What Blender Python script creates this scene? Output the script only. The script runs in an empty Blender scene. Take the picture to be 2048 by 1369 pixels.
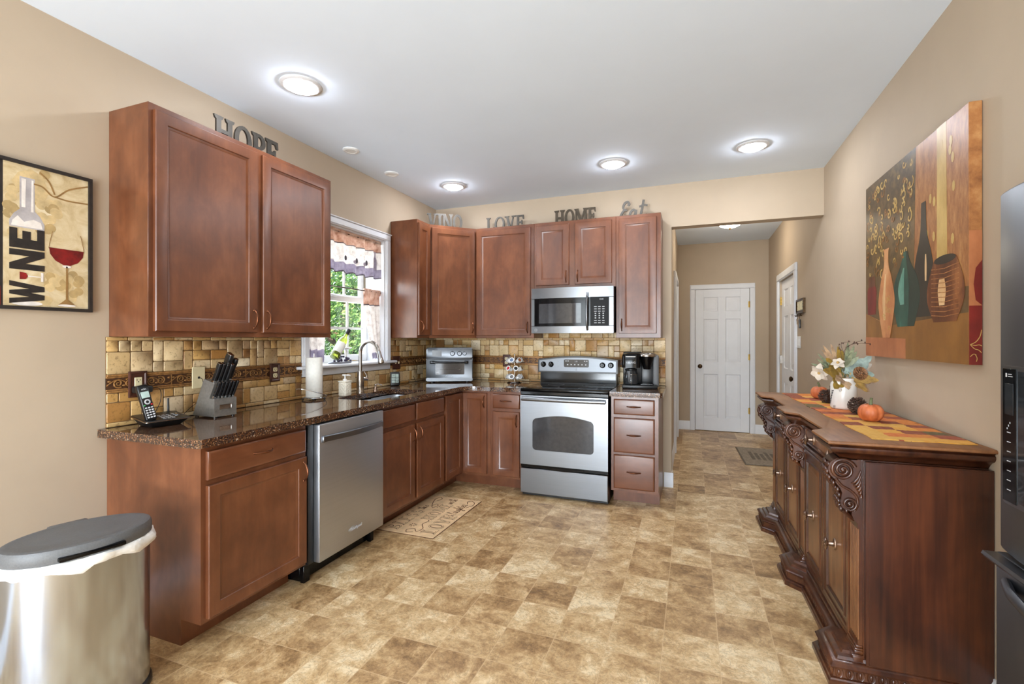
import bpy, bmesh, math, random
from mathutils import Vector, Matrix, noise as mnoise
scene = bpy.context.scene
col = scene.collection
random.seed(7)
PI = math.pi

# ---------------------------------------------------------------- camera, sky, sun, daylight, exposure
XL, XR, YB, ZC = -2.591, 1.005, 4.516, 2.735          # left wall, right wall, back wall, ceiling
YREAR, YHALL = -3.2, 7.49
cam_data = bpy.data.cameras.new('camera')
cam = bpy.data.objects.new('camera', cam_data); col.objects.link(cam)
cam.location = (0, 0, 1.335)
cam.rotation_euler = (PI/2, 0, math.atan2(360, 950))
cam_data.sensor_width = 36.0
cam_data.lens = 950*36/2048
cam_data.shift_y = -5.5/2048
cam_data.clip_start = 0.02
scene.camera = cam

world = bpy.data.worlds.new('sky'); scene.world = world; world.use_nodes = True
wn = world.node_tree; wn.nodes.clear()
sky = wn.nodes.new('ShaderNodeTexSky'); sky.sky_type = 'NISHITA'; sky.sun_disc = False
sky.sun_elevation = math.radians(48); sky.sun_rotation = math.radians(100); sky.air_density = 1.0; sky.dust_density = 2.0
bg = wn.nodes.new('ShaderNodeBackground'); bg.inputs['Strength'].default_value = 0.8
wo = wn.nodes.new('ShaderNodeOutputWorld')
wn.links.new(sky.outputs[0], bg.inputs[0]); wn.links.new(bg.outputs[0], wo.inputs[0])

def lamp(name, typ, loc, rot, energy, color=(1, 1, 1), **kw):
    d = bpy.data.lights.new(name, typ); d.energy = energy; d.color = color
    for k, v in kw.items(): setattr(d, k, v)
    o = bpy.data.objects.new(name, d); col.objects.link(o); o.location = loc; o.rotation_euler = rot
    return o
lamp('sun', 'SUN', (6, 2, 9), (math.radians(42), 0, math.radians(78)), 11.0, (1, 0.95, 0.86), angle=0.01)
# daylight entering an assumed big glazed opening in the wall behind the camera, and the window over the sink; plus an added ceiling fill
lamp('daylight_patio', 'AREA', (-0.9, YREAR+0.02, 1.25), (PI/2, 0, 0), 150, (0.80, 0.90, 1.0), shape='RECTANGLE', size=2.8, size_y=2.1)
lamp('ceiling_fill', 'AREA', (-0.9, YREAR+0.03, 0.32), (math.radians(132), 0, 0), 165, (0.84, 0.92, 1.0), shape='RECTANGLE', size=2.6, size_y=0.25)  # upward area lamp added to brighten the ceiling, no deck exists
lamp('daylight_window', 'AREA', (XL-0.26, 3.14, 1.68), (PI/2, 0, -PI/2), 14, (0.92, 0.97, 1.0), shape='RECTANGLE', size=0.85, size_y=1.0)
# unseen point lamp added behind the camera to lift the ceiling and room
lamp('rear_fill', 'POINT', (-0.3, -1.9, 1.65), (0, 0, 0), 60, (0.84, 0.92, 1.0), shadow_soft_size=0.22)
LAMP_STRENGTH = 138.0
vs = scene.view_settings
vs.view_transform = 'Standard'; vs.look = 'None'; vs.gamma = 1.0; vs.use_curve_mapping = False
vs.exposure = 0.33
scene.cycles.max_bounces = 10; scene.cycles.diffuse_bounces = 6; scene.cycles.glossy_bounces = 4
scene.cycles.transmission_bounces = 8; scene.cycles.transparent_max_bounces = 12
scene.cycles.sample_clamp_indirect = 6.0; scene.cycles.use_denoising = True
scene.cycles.caustics_reflective = False; scene.cycles.caustics_refractive = False

# ---------------------------------------------------------------- materials
def lin(c):
    f = lambda v: v/12.92 if v <= 0.04045 else ((v+0.055)/1.055)**2.4
    return tuple(f(v/255.0) for v in c)+(1.0,)
MATS = {}
class NT:
    def __init__(s, name):
        s.m = bpy.data.materials.new(name); s.m.use_nodes = True; s.t = s.m.node_tree
        s.b = s.t.nodes['Principled BSDF']; MATS[name] = s.m
    def n(s, typ, **kw):
        nd = s.t.nodes.new(typ)
        for k, v in kw.items():
            if k.startswith('i_'):
                key = k[2:]; key = int(key) if key.isdigit() else key.replace('_', ' ')
                nd.inputs[key].default_value = v
            else: setattr(nd, k, v)
        return nd
    def l(s, a, b): s.t.links.new(a, b)
    def ramp(s, fac, stops, interp='LINEAR'):
        r = s.n('ShaderNodeValToRGB'); r.color_ramp.interpolation = interp
        e = r.color_ramp.elements
        while len(e) < len(stops): e.new(0.5)
        for i, (p, c) in enumerate(stops): e[i].position = p; e[i].color = lin(c)
        if fac is not None: s.l(fac, r.inputs[0])
        return r.outputs[0]
    def coord(s, scale=(1, 1, 1), kind='Object', loc=(0, 0, 0)):
        mp = s.n('ShaderNodeMapping'); mp.inputs['Scale'].default_value = scale; mp.inputs['Location'].default_value = loc
        if kind == 'World':
            g = s.n('ShaderNodeNewGeometry'); s.l(g.outputs['Position'], mp.inputs[0])
        else:
            tc = s.n('ShaderNodeTexCoord'); s.l(tc.outputs[kind], mp.inputs[0])
        return mp.outputs[0]
    def noise(s, vec, scale, detail=3, rough=0.55, dist=0.0):
        nd = s.n('ShaderNodeTexNoise', i_Scale=scale, i_Detail=detail, i_Roughness=rough, i_Distortion=dist)
        s.l(vec, nd.inputs['Vector']); return nd.outputs['Fac']
    def mix(s, fac, a, b, mode='MIX'):
        m = s.n('ShaderNodeMix', data_type='RGBA', blend_type=mode)
        for inp, v in ((m.inputs[0], fac), (m.inputs[6], a), (m.inputs[7], b)):
            if hasattr(v, 'is_linked') or isinstance(v, bpy.types.NodeSocket): s.l(v, inp)
            else: inp.default_value = v
        return m.outputs[2]
    def math(s, op, a, b=None):
        m = s.n('ShaderNodeMath', operation=op)
        for i, v in ((0, a), (1, b)):
            if v is None: continue
            if isinstance(v, bpy.types.NodeSocket): s.l(v, m.inputs[i])
            else: m.inputs[i].default_value = v
        return m.outputs[0]
    def bump(s, h, strength=0.1, dist=0.01):
        b = s.n('ShaderNodeBump', i_Strength=strength, i_Distance=dist); s.l(h, b.inputs['Height']); s.l(b.outputs[0], s.b.inputs['Normal'])
    def set(s, **kw):
        for k, v in kw.items():
            i = s.b.inputs[k.replace('_', ' ')]
            if isinstance(v, bpy.types.NodeSocket): s.l(v, i)
            else: i.default_value = v
        return s

def plain(name, c, rough=0.5, metal=0.0, var=0.06, vscale=30, bump=0.0, **kw):
    t = NT(name); v = t.coord()
    n = t.noise(v, vscale, 4)
    lo = tuple(max(0, x*(1-var)) for x in c); hi = tuple(min(255, x*(1+var)) for x in c)
    t.set(Base_Color=t.ramp(n, [(0.3, lo), (0.7, hi)]), Roughness=rough, Metallic=metal)
    if bump: t.bump(n, bump, 0.005)
    t.set(**kw); return t.m

def wood(name, dark, mid, light, rough=0.35, grain_axis=2, coat=0.15, gscale=1.0, mott=5.0, worldpos=False, gw=0.45):
    t = NT(name)
    sc = [38*gscale]*3; sc[grain_axis] = 1.6*gscale
    k = 'World' if worldpos else 'Object'
    g = t.noise(t.coord(sc, k), 1.0, 6, 0.6, 0.6)
    s2 = [1, 1, 1]; s2[grain_axis] = 0.6
    m = t.noise(t.coord(s2, k), mott, 4, 0.6, 0.3)
    f = t.math('ADD', t.math('MULTIPLY', g, gw), t.math('MULTIPLY', m, 1.05-gw))
    t.set(Base_Color=t.ramp(f, [(0.38, dark), (0.53, mid), (0.68, light)]), Roughness=rough)
    t.b.inputs['Coat Weight'].default_value = coat; t.b.inputs['Coat Roughness'].default_value = 0.2
    t.bump(g, 0.04, 0.003); return t.m

def steel(name, c=(176, 177, 178), rough=0.3, axis=0, streak=180, bmp=0.006):
    t = NT(name)
    s = [streak]*3; s[axis] = 1.2
    n = t.noise(t.coord(s), 1.0, 3)
    lo = tuple(x*0.975 for x in c)
    t.set(Base_Color=t.ramp(n, [(0.3, lo), (0.7, c)]), Metallic=1.0)
    r = t.n('ShaderNodeMapRange', i_3=rough-0.03, i_4=rough+0.03); t.l(n, r.inputs[0]); t.set(Roughness=r.outputs[0])
    t.bump(n, bmp, 0.001 if bmp < 0.01 else 0.004); return t.m

def glow(name, c, strength):
    t = NT(name); t.set(Base_Color=lin(c), Emission_Color=lin(c), Emission_Strength=strength, Roughness=0.4)
    n = t.noise(t.coord(), 40, 2); t.bump(n, 0.01, 0.001); return t.m

wood('cherry', (88, 49, 29), (103, 59, 35), (118, 71, 44), 0.32, 2, 0.2, mott=7.0, gw=0.22)
wood('cherry_flat', (90, 50, 29), (103, 59, 35), (116, 70, 44), 0.33, 0, 0.2, mott=7.0, gw=0.22)
wood('cherry_dark', (50, 22, 13), (62, 29, 18), (72, 35, 22), 0.5, 0, 0.0)
wood('mahogany', (40, 18, 9), (66, 33, 17), (98, 56, 30), 0.3, 2, 0.3)
wood('mahogany_side', (36, 14, 6), (62, 28, 12), (84, 42, 20), 0.33, 2, 0.35, 1.0, 3.5)
wood('walnut_panel', (84, 50, 28), (116, 74, 44), (140, 96, 60), 0.36, 2, 0.3)
wood('sideboard_top', (100, 62, 34), (124, 80, 46), (142, 96, 58), 0.45, 1, 0.08)
plain('bronze', (112, 70, 48), 0.4, 1.0, 0.12, 60)
plain('dark_bronze', (88, 70, 52), 0.35, 1.0, 0.2, 60)
plain('antique_metal', (150, 128, 112), 0.32, 1.0, 0.3, 120)
plain('brass', (176, 142, 74), 0.32, 1.0, 0.15, 60)
plain('chrome', (205, 205, 206), 0.12, 1.0, 0.02, 20)
plain('nickel', (168, 160, 152), 0.24, 1.0, 0.04, 60)
steel('steel', (134, 137, 141), 0.3, 0)
steel('steel_dimmed', (112, 115, 119), 0.4, 0)  # same metal as steel, colour darkened to hold down bright reflections
steel('steel_soft', (186, 189, 194), 0.42, 0)
steel('steel_can', (190, 199, 211), 0.2, 2, 70, 0.05)
steel('black_steel', (104, 107, 111), 0.42, 2, 260)
plain('pewter', (72, 68, 62), 0.5, 0.5, 0.1, 25)
plain('pewter_dark', (84, 76, 66), 0.5, 1.0, 0.1, 25)
plain('black_gloss', (8, 8, 9), 0.12, 0.0, 0.05, Specular_IOR_Level=0.28)
plain('black_matte', (12, 12, 13), 0.5, 0.0, 0.05, Specular_IOR_Level=0.2)
plain('black_plastic', (20, 20, 21), 0.35, 0.0, 0.1)
plain('grey_plastic', (92, 93, 94), 0.5, 0.0, 0.06, 200, 0.05)
plain('grey_block', (132, 128, 122), 0.42, 0.55, 0.06, 80)
plain('white_paint', (222, 224, 228), 0.4, 0.0, 0.01, 8)
plain('white_plastic', (226, 226, 224), 0.35, 0.0, 0.015, 20)
plain('ivory', (214, 200, 160), 0.4, 0.0, 0.02)
plain('plate_brown', (70, 36, 24), 0.4, 0.0, 0.15, 40)
plain('ceiling_paint', (224, 237, 252), 0.85, 0.0, 0.006, 3)
plain('wall_paint', (181, 164, 142), 0.72, 0.0, 0.012, 4)
plain('hall_paint', (188, 160, 128), 0.72, 0.0, 0.012, 4)
plain('paper', (240, 238, 230), 0.85, 0.0, 0.02, 60, 0.2)
plain('ceramic', (232, 228, 220), 0.2, 0.0, 0.02, 12)
plain('ceramic_cream', (232, 224, 206), 0.35, 0.0, 0.05, 90, 0.2)
plain('bag', (230, 228, 222), 0.45, 0.0, 0.03, 60, 0.4)
plain('ink', (26, 24, 22), 0.6, 0.0, 0.2, 60)
plain('ink_grey', (96, 92, 88), 0.6)
plain('marking', (188, 189, 191), 0.5, 0.0, 0.02)
plain('screen', (176, 196, 190), 0.2, 0.0, 0.04)
plain('display', (34, 36, 38), 0.12, 0.0, 0.1)
plain('red_mark', (190, 34, 40), 0.4)
plain('green_mark', (60, 150, 80), 0.4)
plain('grape', (52, 44, 66), 0.3, 0.0, 0.3, 90)
plain('resin_grey', (140, 142, 150), 0.5, 0.0, 0.1, 60)
plain('lawn_green', (70, 104, 42), 0.9, 0.0, 0.3, 6)
plain('bark', (84, 66, 50), 0.9, 0.0, 0.3, 20, 0.5)
plain('cone_brown', (72, 50, 38), 0.6, 0.0, 0.35, 60)
plain('cone_tan', (128, 92, 62), 0.6, 0.0, 0.35, 60)
plain('stem_green', (92, 96, 62), 0.7, 0.0, 0.2, 60)
plain('leaf_sage', (128, 134, 106), 0.6, 0.0, 0.18, 40)
plain('leaf_blue', (146, 164, 156), 0.6, 0.0, 0.16, 40)
plain('leaf_ochre', (172, 138, 78), 0.6, 0.0, 0.22, 30)
plain('leaf_olive', (146, 118, 50), 0.6, 0.0, 0.22, 30)
plain('leaf_tan', (178, 148, 116), 0.6, 0.0, 0.2, 30)
plain('petal', (206, 194, 178), 0.6, 0.0, 0.06, 30)
plain('carafe_dark', (40, 42, 44), 0.05, 0.0, 0.1)
plain('oven_glass', (58, 58, 60), 0.06, 0.0, 0.08)

# pumpkin skin
t = NT('pumpkin'); n = t.noise(t.coord((1, 1, 0.5)), 28, 5)
t.set(Base_Color=t.ramp(n, [(0.3, (172, 84, 44)), (0.55, (204, 112, 64)), (0.75, (214, 136, 92))]), Roughness=0.5); t.bump(n, 0.15, 0.004)

# granite
t = NT('granite'); v = t.coord((1, 1, 1), 'World')
vo = t.n('ShaderNodeTexVoronoi', i_Scale=210.0); t.l(v, vo.inputs['Vector'])
sep = t.n('ShaderNodeSeparateColor'); t.l(vo.outputs['Color'], sep.inputs[0])
c1 = t.ramp(sep.outputs[0], [(0.0, (22, 16, 14)), (0.3, (66, 42, 28)), (0.52, (104, 68, 42)), (0.72, (60, 48, 44)), (0.88, (146, 110, 78)), (0.97, (180, 160, 140))], 'CONSTANT')
n = t.noise(v, 9, 4)
c2 = t.mix(t.math('MULTIPLY', n, 0.5), c1, lin((84, 60, 46)))
t.set(Base_Color=c2, Roughness=0.07); t.b.inputs['Coat Weight'].default_value = 0.4; t.b.inputs['Coat Roughness'].default_value = 0.03

# travertine tiles: one colour per loose tile
t = NT('travertine'); g = t.n('ShaderNodeNewGeometry')
base = t.ramp(g.outputs['Random Per Island'], [(0.0, (226, 208, 172)), (0.22, (208, 178, 128)), (0.4, (196, 154, 92)), (0.55, (164, 112, 56)), (0.68, (204, 178, 132)), (0.8, (218, 198, 160)), (0.9, (138, 92, 50)), (1.0, (232, 218, 188))])
v = t.coord((1, 1, 1), 'World'); n = t.noise(v, 55, 5, 0.65); n2 = t.noise(v, 14, 4)
pit = t.ramp(n, [(0.34, (84, 58, 34)), (0.46, (255, 255, 255))])
c = t.mix(0.55, base, pit, 'MULTIPLY')
c = t.mix(t.math('MULTIPLY', n2, 0.35), c, lin((196, 152, 84)))
t.set(Base_Color=c, Roughness=0.42); t.bump(n, 0.35, 0.004)
plain('grout', (112, 86, 54), 0.8, 0.0, 0.1, 80)
plain('border_bronze', (150, 108, 62), 0.4, 0.35, 0.2, 70)
plain('border_dark', (74, 46, 26), 0.5, 0.1, 0.25, 70)

# sheet vinyl floor printed as square slate tiles
t = NT('floor_tile'); pos = t.coord((1/0.2275, 1/0.2355, 1), 'World', (0.12/0.2275+20, -2.285/0.2355+40, 0))
fl = t.n('ShaderNodeVectorMath', operation='FLOOR'); t.l(pos, fl.inputs[0])
fr = t.n('ShaderNodeVectorMath', operation='FRACTION'); t.l(pos, fr.inputs[0])
wnz = t.n('ShaderNodeTexWhiteNoise', noise_dimensions='2D'); t.l(fl.outputs[0], wnz.inputs['Vector'])
sp = t.n('ShaderNodeSeparateXYZ'); t.l(fr.outputs[0], sp.inputs[0])
ex = t.math('MINIMUM', sp.outputs[0], t.math('SUBTRACT', 1.0, sp.outputs[0]))
ey = t.math('MINIMUM', sp.outputs[1], t.math('SUBTRACT', 1.0, sp.outputs[1]))
edge = t.math('LESS_THAN', t.math('MINIMUM', ex, ey), 0.0085)
wp = t.coord((1, 1, 1), 'World')
off = t.n('ShaderNodeVectorMath', operation='MULTIPLY_ADD'); t.l(wnz.outputs['Color'], off.inputs[0]); off.inputs[1].default_value = (30, 30, 30); t.l(wp, off.inputs[2])
n1 = t.noise(off.outputs[0], 7.5, 8, 0.7, 0.45); n2 = t.noise(off.outputs[0], 60, 6, 0.75, 0.5)
f = t.math('ADD', t.math('MULTIPLY', n1, 0.9), t.math('MULTIPLY', n2, 0.38))
f = t.math('ADD', f, t.math('MULTIPLY', t.math('SUBTRACT', wnz.outputs['Value'], 0.5), 0.19))
c = t.ramp(f, [(0.42, (124, 94, 60)), (0.53, (164, 129, 86)), (0.62, (190, 156, 110)), (0.71, (212, 182, 136)), (0.81, (234, 212, 172))])
vein = t.noise(off.outputs[0], 9, 8, 0.75, 2.2)
vr = t.math('ABSOLUTE', t.math('SUBTRACT', vein, 0.5)); vm = t.math('LESS_THAN', vr, 0.012)
c = t.mix(t.math('MULTIPLY', vm, 0.45), c, lin((96, 72, 48)))
c = t.mix(t.math('MULTIPLY', edge, 0.75), c, lin((206, 176, 134)))
t.set(Base_Color=c, Roughness=0.38); t.bump(t.math('SUBTRACT', n2, t.math('MULTIPLY', edge, 0.6)), 0.12, 0.003)

# curtain fabric: tea-stained print, slightly translucent
def cloth(name, stops, scale=14, trans=0.35):
    t = NT(name); n = t.noise(t.coord(), scale, 5, 0.65)
    cc = t.ramp(n, stops); t.set(Base_Color=cc, Roughness=0.9)
    tr = t.n('ShaderNodeBsdfTranslucent'); t.l(cc, tr.inputs[0]); ms = t.n('ShaderNodeMixShader'); ms.inputs[0].default_value = trans
    out = t.t.nodes['Material Output']; t.l(t.b.outputs[0], ms.inputs[1]); t.l(tr.outputs[0], ms.inputs[2]); t.l(ms.outputs[0], out.inputs[0])
    return t.m
cloth('cloth_rust', [(0.3, (184, 142, 122)), (0.5, (214, 184, 168)), (0.7, (232, 212, 200))], 22, 0.5)
cloth('cloth_cream', [(0.3, (206, 198, 194)), (0.5, (236, 230, 226)), (0.7, (244, 240, 238))], 26, 0.5)
cloth('cloth_mauve', [(0.3, (150, 142, 156)), (0.5, (182, 174, 188)), (0.7, (204, 197, 206))], 18, 0.5)
cloth('cloth_ink', [(0.3, (96, 90, 98)), (0.7, (134, 126, 134))], 18, 0.4)

# leaves of the trees outside
def leafmat(name, stops):
    t = NT(name); g = t.n('ShaderNodeNewGeometry'); cc = t.ramp(g.outputs['Random Per Island'], stops)
    t.set(Base_Color=cc, Roughness=0.6)
    tr = t.n('ShaderNodeBsdfTranslucent'); t.l(cc, tr.inputs[0]); ms = t.n('ShaderNodeMixShader'); ms.inputs[0].default_value = 0.3
    out = t.t.nodes['Material Output']; t.l(t.b.outputs[0], ms.inputs[1]); t.l(tr.outputs[0], ms.inputs[2]); t.l(ms.outputs[0], out.inputs[0])
leafmat('leaf_tree', [(0.0, (46, 86, 34)), (0.5, (84, 128, 52)), (0.85, (130, 164, 80)), (1.0, (176, 176, 110))])
leafmat('leaf_tree_dark', [(0.0, (30, 64, 36)), (0.6, (58, 100, 54)), (1.0, (96, 132, 72))])

# window glass
t = NT('glass'); out = t.t.nodes['Material Output']
tp = t.n('ShaderNodeBsdfTransparent'); gl = t.n('ShaderNodeBsdfGlossy', i_Roughness=0.02); lw = t.n('ShaderNodeLayerWeight', i_Blend=0.5)
fz = t.math('ADD', t.math('MULTIPLY', t.math('POWER', lw.outputs['Facing'], 5.0), 0.6), 0.03)
ms = t.n('ShaderNodeMixShader'); t.l(fz, ms.inputs[0]); t.l(tp.outputs[0], ms.inputs[1]); t.l(gl.outputs[0], ms.inputs[2]); t.l(ms.outputs[0], out.inputs[0])
t = NT('bottle_glass'); t.set(Base_Color=lin((150, 160, 60)), Roughness=0.08); t.b.inputs['Transmission Weight'].default_value = 0.6
glow('lamp_glow', (242, 246, 255), LAMP_STRENGTH)
glow('hall_glow', (255, 240, 218), 38.0)

# ---------------------------------------------------------------- mesh builder
class MB:
    def __init__(s, mat='white_paint'):
        s.v = []; s.f = []; s.mi = []; s.mats = []; s.T = None; s.mat(mat)
    def mat(s, m):
        if m not in s.mats: s.mats.append(m)
        s.cur = s.mats.index(m); return s
    def add(s, vs, fs, M=None):
        b = len(s.v)
        for p in vs:
            p = Vector(p)
            if M is not None: p = M @ p
            if s.T is not None: p = s.T @ p
            s.v.append(p)
        for f in fs: s.f.append(tuple(i+b for i in f)); s.mi.append(s.cur)
        return s
    def bm(s, bm, M=None):
        bm.verts.index_update()
        s.add([v.co.copy() for v in bm.verts], [[v.index for v in f.verts] for f in bm.faces], M); bm.free(); return s
    def box(s, x0, x1, y0, y1, z0, z1, bev=0.0, seg=1, M=None):
        if bev <= 0:
            vs = [(x, y, z) for z in (z0, z1) for y in (y0, y1) for x in (x0, x1)]
            return s.add(vs, [(0, 2, 3, 1), (4, 5, 7, 6), (0, 1, 5, 4), (2, 6, 7, 3), (0, 4, 6, 2), (1, 3, 7, 5)], M)
        bm = bmesh.new(); bmesh.ops.create_cube(bm, size=1)
        for v in bm.verts:
            v.co = Vector(((x0+x1)/2+v.co.x*(x1-x0), (y0+y1)/2+v.co.y*(y1-y0), (z0+z1)/2+v.co.z*(z1-z0)))
        bev = min(bev, 0.45*min(abs(x1-x0), abs(y1-y0), abs(z1-z0)))
        bmesh.ops.bevel(bm, geom=bm.edges[:], offset=bev, segments=seg, affect='EDGES', profile=0.5)
        return s.bm(bm, M)
    def lathe(s, prof, n=24, M=None, cap=True, a0=0, a1=2*PI):
        full = abs(a1-a0-2*PI) < 1e-6
        m = n if full else n+1
        vs = []; fs = []
        for r, z in prof:
            for i in range(m):
                a = a0+(a1-a0)*i/n; vs.append((r*math.cos(a), r*math.sin(a), z))
        for j in range(len(prof)-1):
            for i in range(n):
                k = (i+1) % m if full else i+1
                fs.append((j*m+i, j*m+k, (j+1)*m+k, (j+1)*m+i))
        if cap and full:
            fs.append(tuple(range(m-1, -1, -1))); fs.append(tuple((len(prof)-1)*m+i for i in range(m)))
        return s.add(vs, fs, M)
    def cyl(s, p0, p1, r0, r1=None, n=16):
        return s.tube([p0, p1], [r0, r0 if r1 is None else r1], n)
    def tube(s, pts, r, n=8, closed=False, flat=1.0, M=None):
        pts = [Vector(p) for p in pts]; N = len(pts)
        rs = r if isinstance(r, (list, tuple)) else [r]*N
        tang = []
        for i in range(N):
            a = pts[(i-1) % N] if (closed or i > 0) else pts[i]
            b = pts[(i+1) % N] if (closed or i < N-1) else pts[i]
            d = (b-a); tang.append(d.normalized() if d.length > 1e-9 else Vector((0, 0, 1)))
        up = Vector((0, 0, 1)) if abs(tang[0].z) < 0.9 else Vector((1, 0, 0))
        nrm = (up - tang[0]*up.dot(tang[0])).normalized()
        vs = []; fs = []
        for i in range(N):
            nrm = (nrm - tang[i]*nrm.dot(tang[i]))
            nrm = nrm.normalized() if nrm.length > 1e-6 else tang[i].orthogonal().normalized()
            bi = tang[i].cross(nrm)
            for k in range(n):
                a = 2*PI*k/n; vs.append(pts[i]+nrm*(math.cos(a)*rs[i])+bi*(math.sin(a)*rs[i]*flat))
        for i in range(N if closed else N-1):
            j = (i+1) % N
            for k in range(n):
                l = (k+1) % n; fs.append((i*n+k, i*n+l, j*n+l, j*n+k))
        if not closed:
            fs.append(tuple(range(n-1, -1, -1))); fs.append(tuple((N-1)*n+k for k in range(n)))
        return s.add(vs, fs, M)
    def sphere(s, c, r, nu=12, nv=8, M=None):
        rx, ry, rz = r if isinstance(r, (list, tuple)) else (r, r, r)
        vs = [(c[0], c[1], c[2]-rz)]; fs = []
        for j in range(1, nv):
            a = -PI/2+PI*j/nv
            for i in range(nu):
                b = 2*PI*i/nu; vs.append((c[0]+rx*math.cos(a)*math.cos(b), c[1]+ry*math.cos(a)*math.sin(b), c[2]+rz*math.sin(a)))
        vs.append((c[0], c[1], c[2]+rz)); L = len(vs)-1
        for i in range(nu):
            k = (i+1) % nu; fs.append((0, 1+k, 1+i)); fs.append((L, L-nu+i, L-nu+k))
            for j in range(nv-2): fs.append((1+j*nu+i, 1+j*nu+k, 1+(j+1)*nu+k, 1+(j+1)*nu+i))
        return s.add(vs, fs, M)
    def loft(s, loops, M=None, cap=True, cap0=True):
        n = len(loops[0]); vs = [p for l in loops for p in l]; fs = []
        for j in range(len(loops)-1):
            for i in range(n):
                k = (i+1) % n; fs.append((j*n+i, j*n+k, (j+1)*n+k, (j+1)*n+i))
        if cap:
            if cap0: fs.append(tuple(range(n-1, -1, -1)))
            fs.append(tuple((len(loops)-1)*n+i for i in range(n)))
        return s.add(vs, fs, M)
    def prism(s, poly, z0, z1, M=None):
        return s.loft([[(x, y, z0) for x, y in poly], [(x, y, z1) for x, y in poly]], M)
    def poly_holes(s, outer, holes, z0, z1, M=None):
        bm = bmesh.new(); es = []
        for lp in [outer]+holes:
            vv = [bm.verts.new((x, y, z0)) for x, y in lp]
            es += [bm.edges.new((vv[i], vv[(i+1) % len(vv)])) for i in range(len(vv))]
        bmesh.ops.triangle_fill(bm, use_beauty=True, use_dissolve=True, edges=es)
        ret = bmesh.ops.extrude_face_region(bm, geom=bm.faces[:])
        for e in ret['geom']:
            if isinstance(e, bmesh.types.BMVert): e.co.z = z1
        bmesh.ops.recalc_face_normals(bm, faces=bm.faces[:])
        return s.bm(bm, M)
    def rects(s, w0, w1, h0, h1, prof, M=None, cap0=True):
        """concentric rectangle loops in the x-z plane; prof is a list of (inset, y); closed on the last loop"""
        loops = []
        for ins, y in prof:
            loops.append([(w0+ins, y, h0+ins), (w1-ins, y, h0+ins), (w1-ins, y, h1-ins), (w0+ins, y, h1-ins)])
        return s.loft(loops, M, True, cap0)
    def ribbon(s, pts, w, z0, z1, M=None, taper=None):
        """flat stroke of width w along 2-D pts, extruded z0..z1"""
        N = len(pts); L = []; R = []
        for i in range(N):
            a = Vector(pts[max(i-1, 0)]); b = Vector(pts[min(i+1, N-1)]); d = (b-a)
            d = d.normalized() if d.length > 1e-9 else Vector((1, 0))
            hw = (w if taper is None else w*taper[i])/2
            p = Vector(pts[i]); nn = Vector((-d.y, d.x))*hw
            L.append(p+nn); R.append(p-nn)
        poly = []
        vs = []; fs = []
        for i in range(N):
            for p in (L[i], R[i]):
                vs.append((p.x, p.y, z0-i*6e-6)); vs.append((p.x, p.y, z1+i*8e-6))
        for i in range(N-1):
            a = i*4; b = a+4
            fs += [(a+1, a+3, b+3, b+1), (a, b, b+2, a+2), (a, a+1, b+1, b), (a+2, b+2, b+3, a+3)]
        fs += [(0, 2, 3, 1), (4*N-4, 4*N-3, 4*N-1, 4*N-2)]
        return s.add(vs, fs, M)
    def build(s, name, parent=None, world=None, smooth=40):
        """world: matrix of the thing's root, when the vertices are in world space"""
        me = bpy.data.meshes.new(name)
        vs = s.v
        if world is not None:
            inv = world.inverted(); vs = [inv @ p for p in vs]
        me.from_pydata([tuple(p) for p in vs], [], s.f)
        for m in s.mats: me.materials.append(MATS[m])
        me.polygons.foreach_set('material_index', s.mi)
        bm = bmesh.new(); bm.from_mesh(me); bmesh.ops.recalc_face_normals(bm, faces=bm.faces[:]); bm.to_mesh(me); bm.free()
        if smooth:
            me.shade_smooth(); me.set_sharp_from_angle(angle=math.radians(smooth))
        me.update()
        o = bpy.data.objects.new(name, me); col.objects.link(o)
        if parent is not None: o.parent = parent
        return o

def tag(o, label=None, cat=None, group=None, kind=None):
    for k, v in (('label', label), ('category', cat), ('group', group), ('kind', kind)):
        if v: o[k] = v
    return o
def thing(name, label, cat, loc=(0, 0, 0), rotz=0.0, group=None):
    o = bpy.data.objects.new(name, None); col.objects.link(o)
    o.location = loc; o.rotation_euler = (0, 0, rotz); o.empty_display_size = 0.1
    tag(o, label, cat, group); return o
def mtx(o): return Matrix.Translation(o.location) @ o.rotation_euler.to_matrix().to_4x4()
def copy_tree(o, parent=None):
    c = o.copy(); col.objects.link(c)
    if parent is not None: c.parent = parent
    for ch in list(o.children): copy_tree(ch, c)
    return c
def struct(name, mb, parent=None, smooth=30):
    o = mb.build(name, parent, smooth=smooth)
    if parent is None: o['kind'] = 'structure'
    return o
def circ(cx, cy, r, n=24, ry=None, a0=0.0):
    return [(cx+r*math.cos(a0+2*PI*i/n), cy+(r if ry is None else ry)*math.sin(a0+2*PI*i/n)) for i in range(n)]
def rrect(x0, x1, y0, y1, r, n=5):
    pts = []
    for cx, cy, a in ((x1-r, y1-r, 0), (x0+r, y1-r, PI/2), (x0+r, y0+r, PI), (x1-r, y0+r, 1.5*PI)):
        for i in range(n+1): pts.append((cx+r*math.cos(a+PI/2*i/n), cy+r*math.sin(a+PI/2*i/n)))
    return pts
def frame3(o, x, y, z):
    """matrix with columns x,y,z axes and origin o"""
    x, y, z = Vector(x), Vector(y), Vector(z)
    return Matrix(((x.x, y.x, z.x, o[0]), (x.y, y.y, z.y, o[1]), (x.z, y.z, z.z, o[2]), (0, 0, 0, 1)))
FRONT = frame3((0, 0, 0), (1, 0, 0), (0, 0, 1), (0, -1, 0))    # drawing plane x-y becomes x-z, extrusion points to -y (towards the front)
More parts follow.
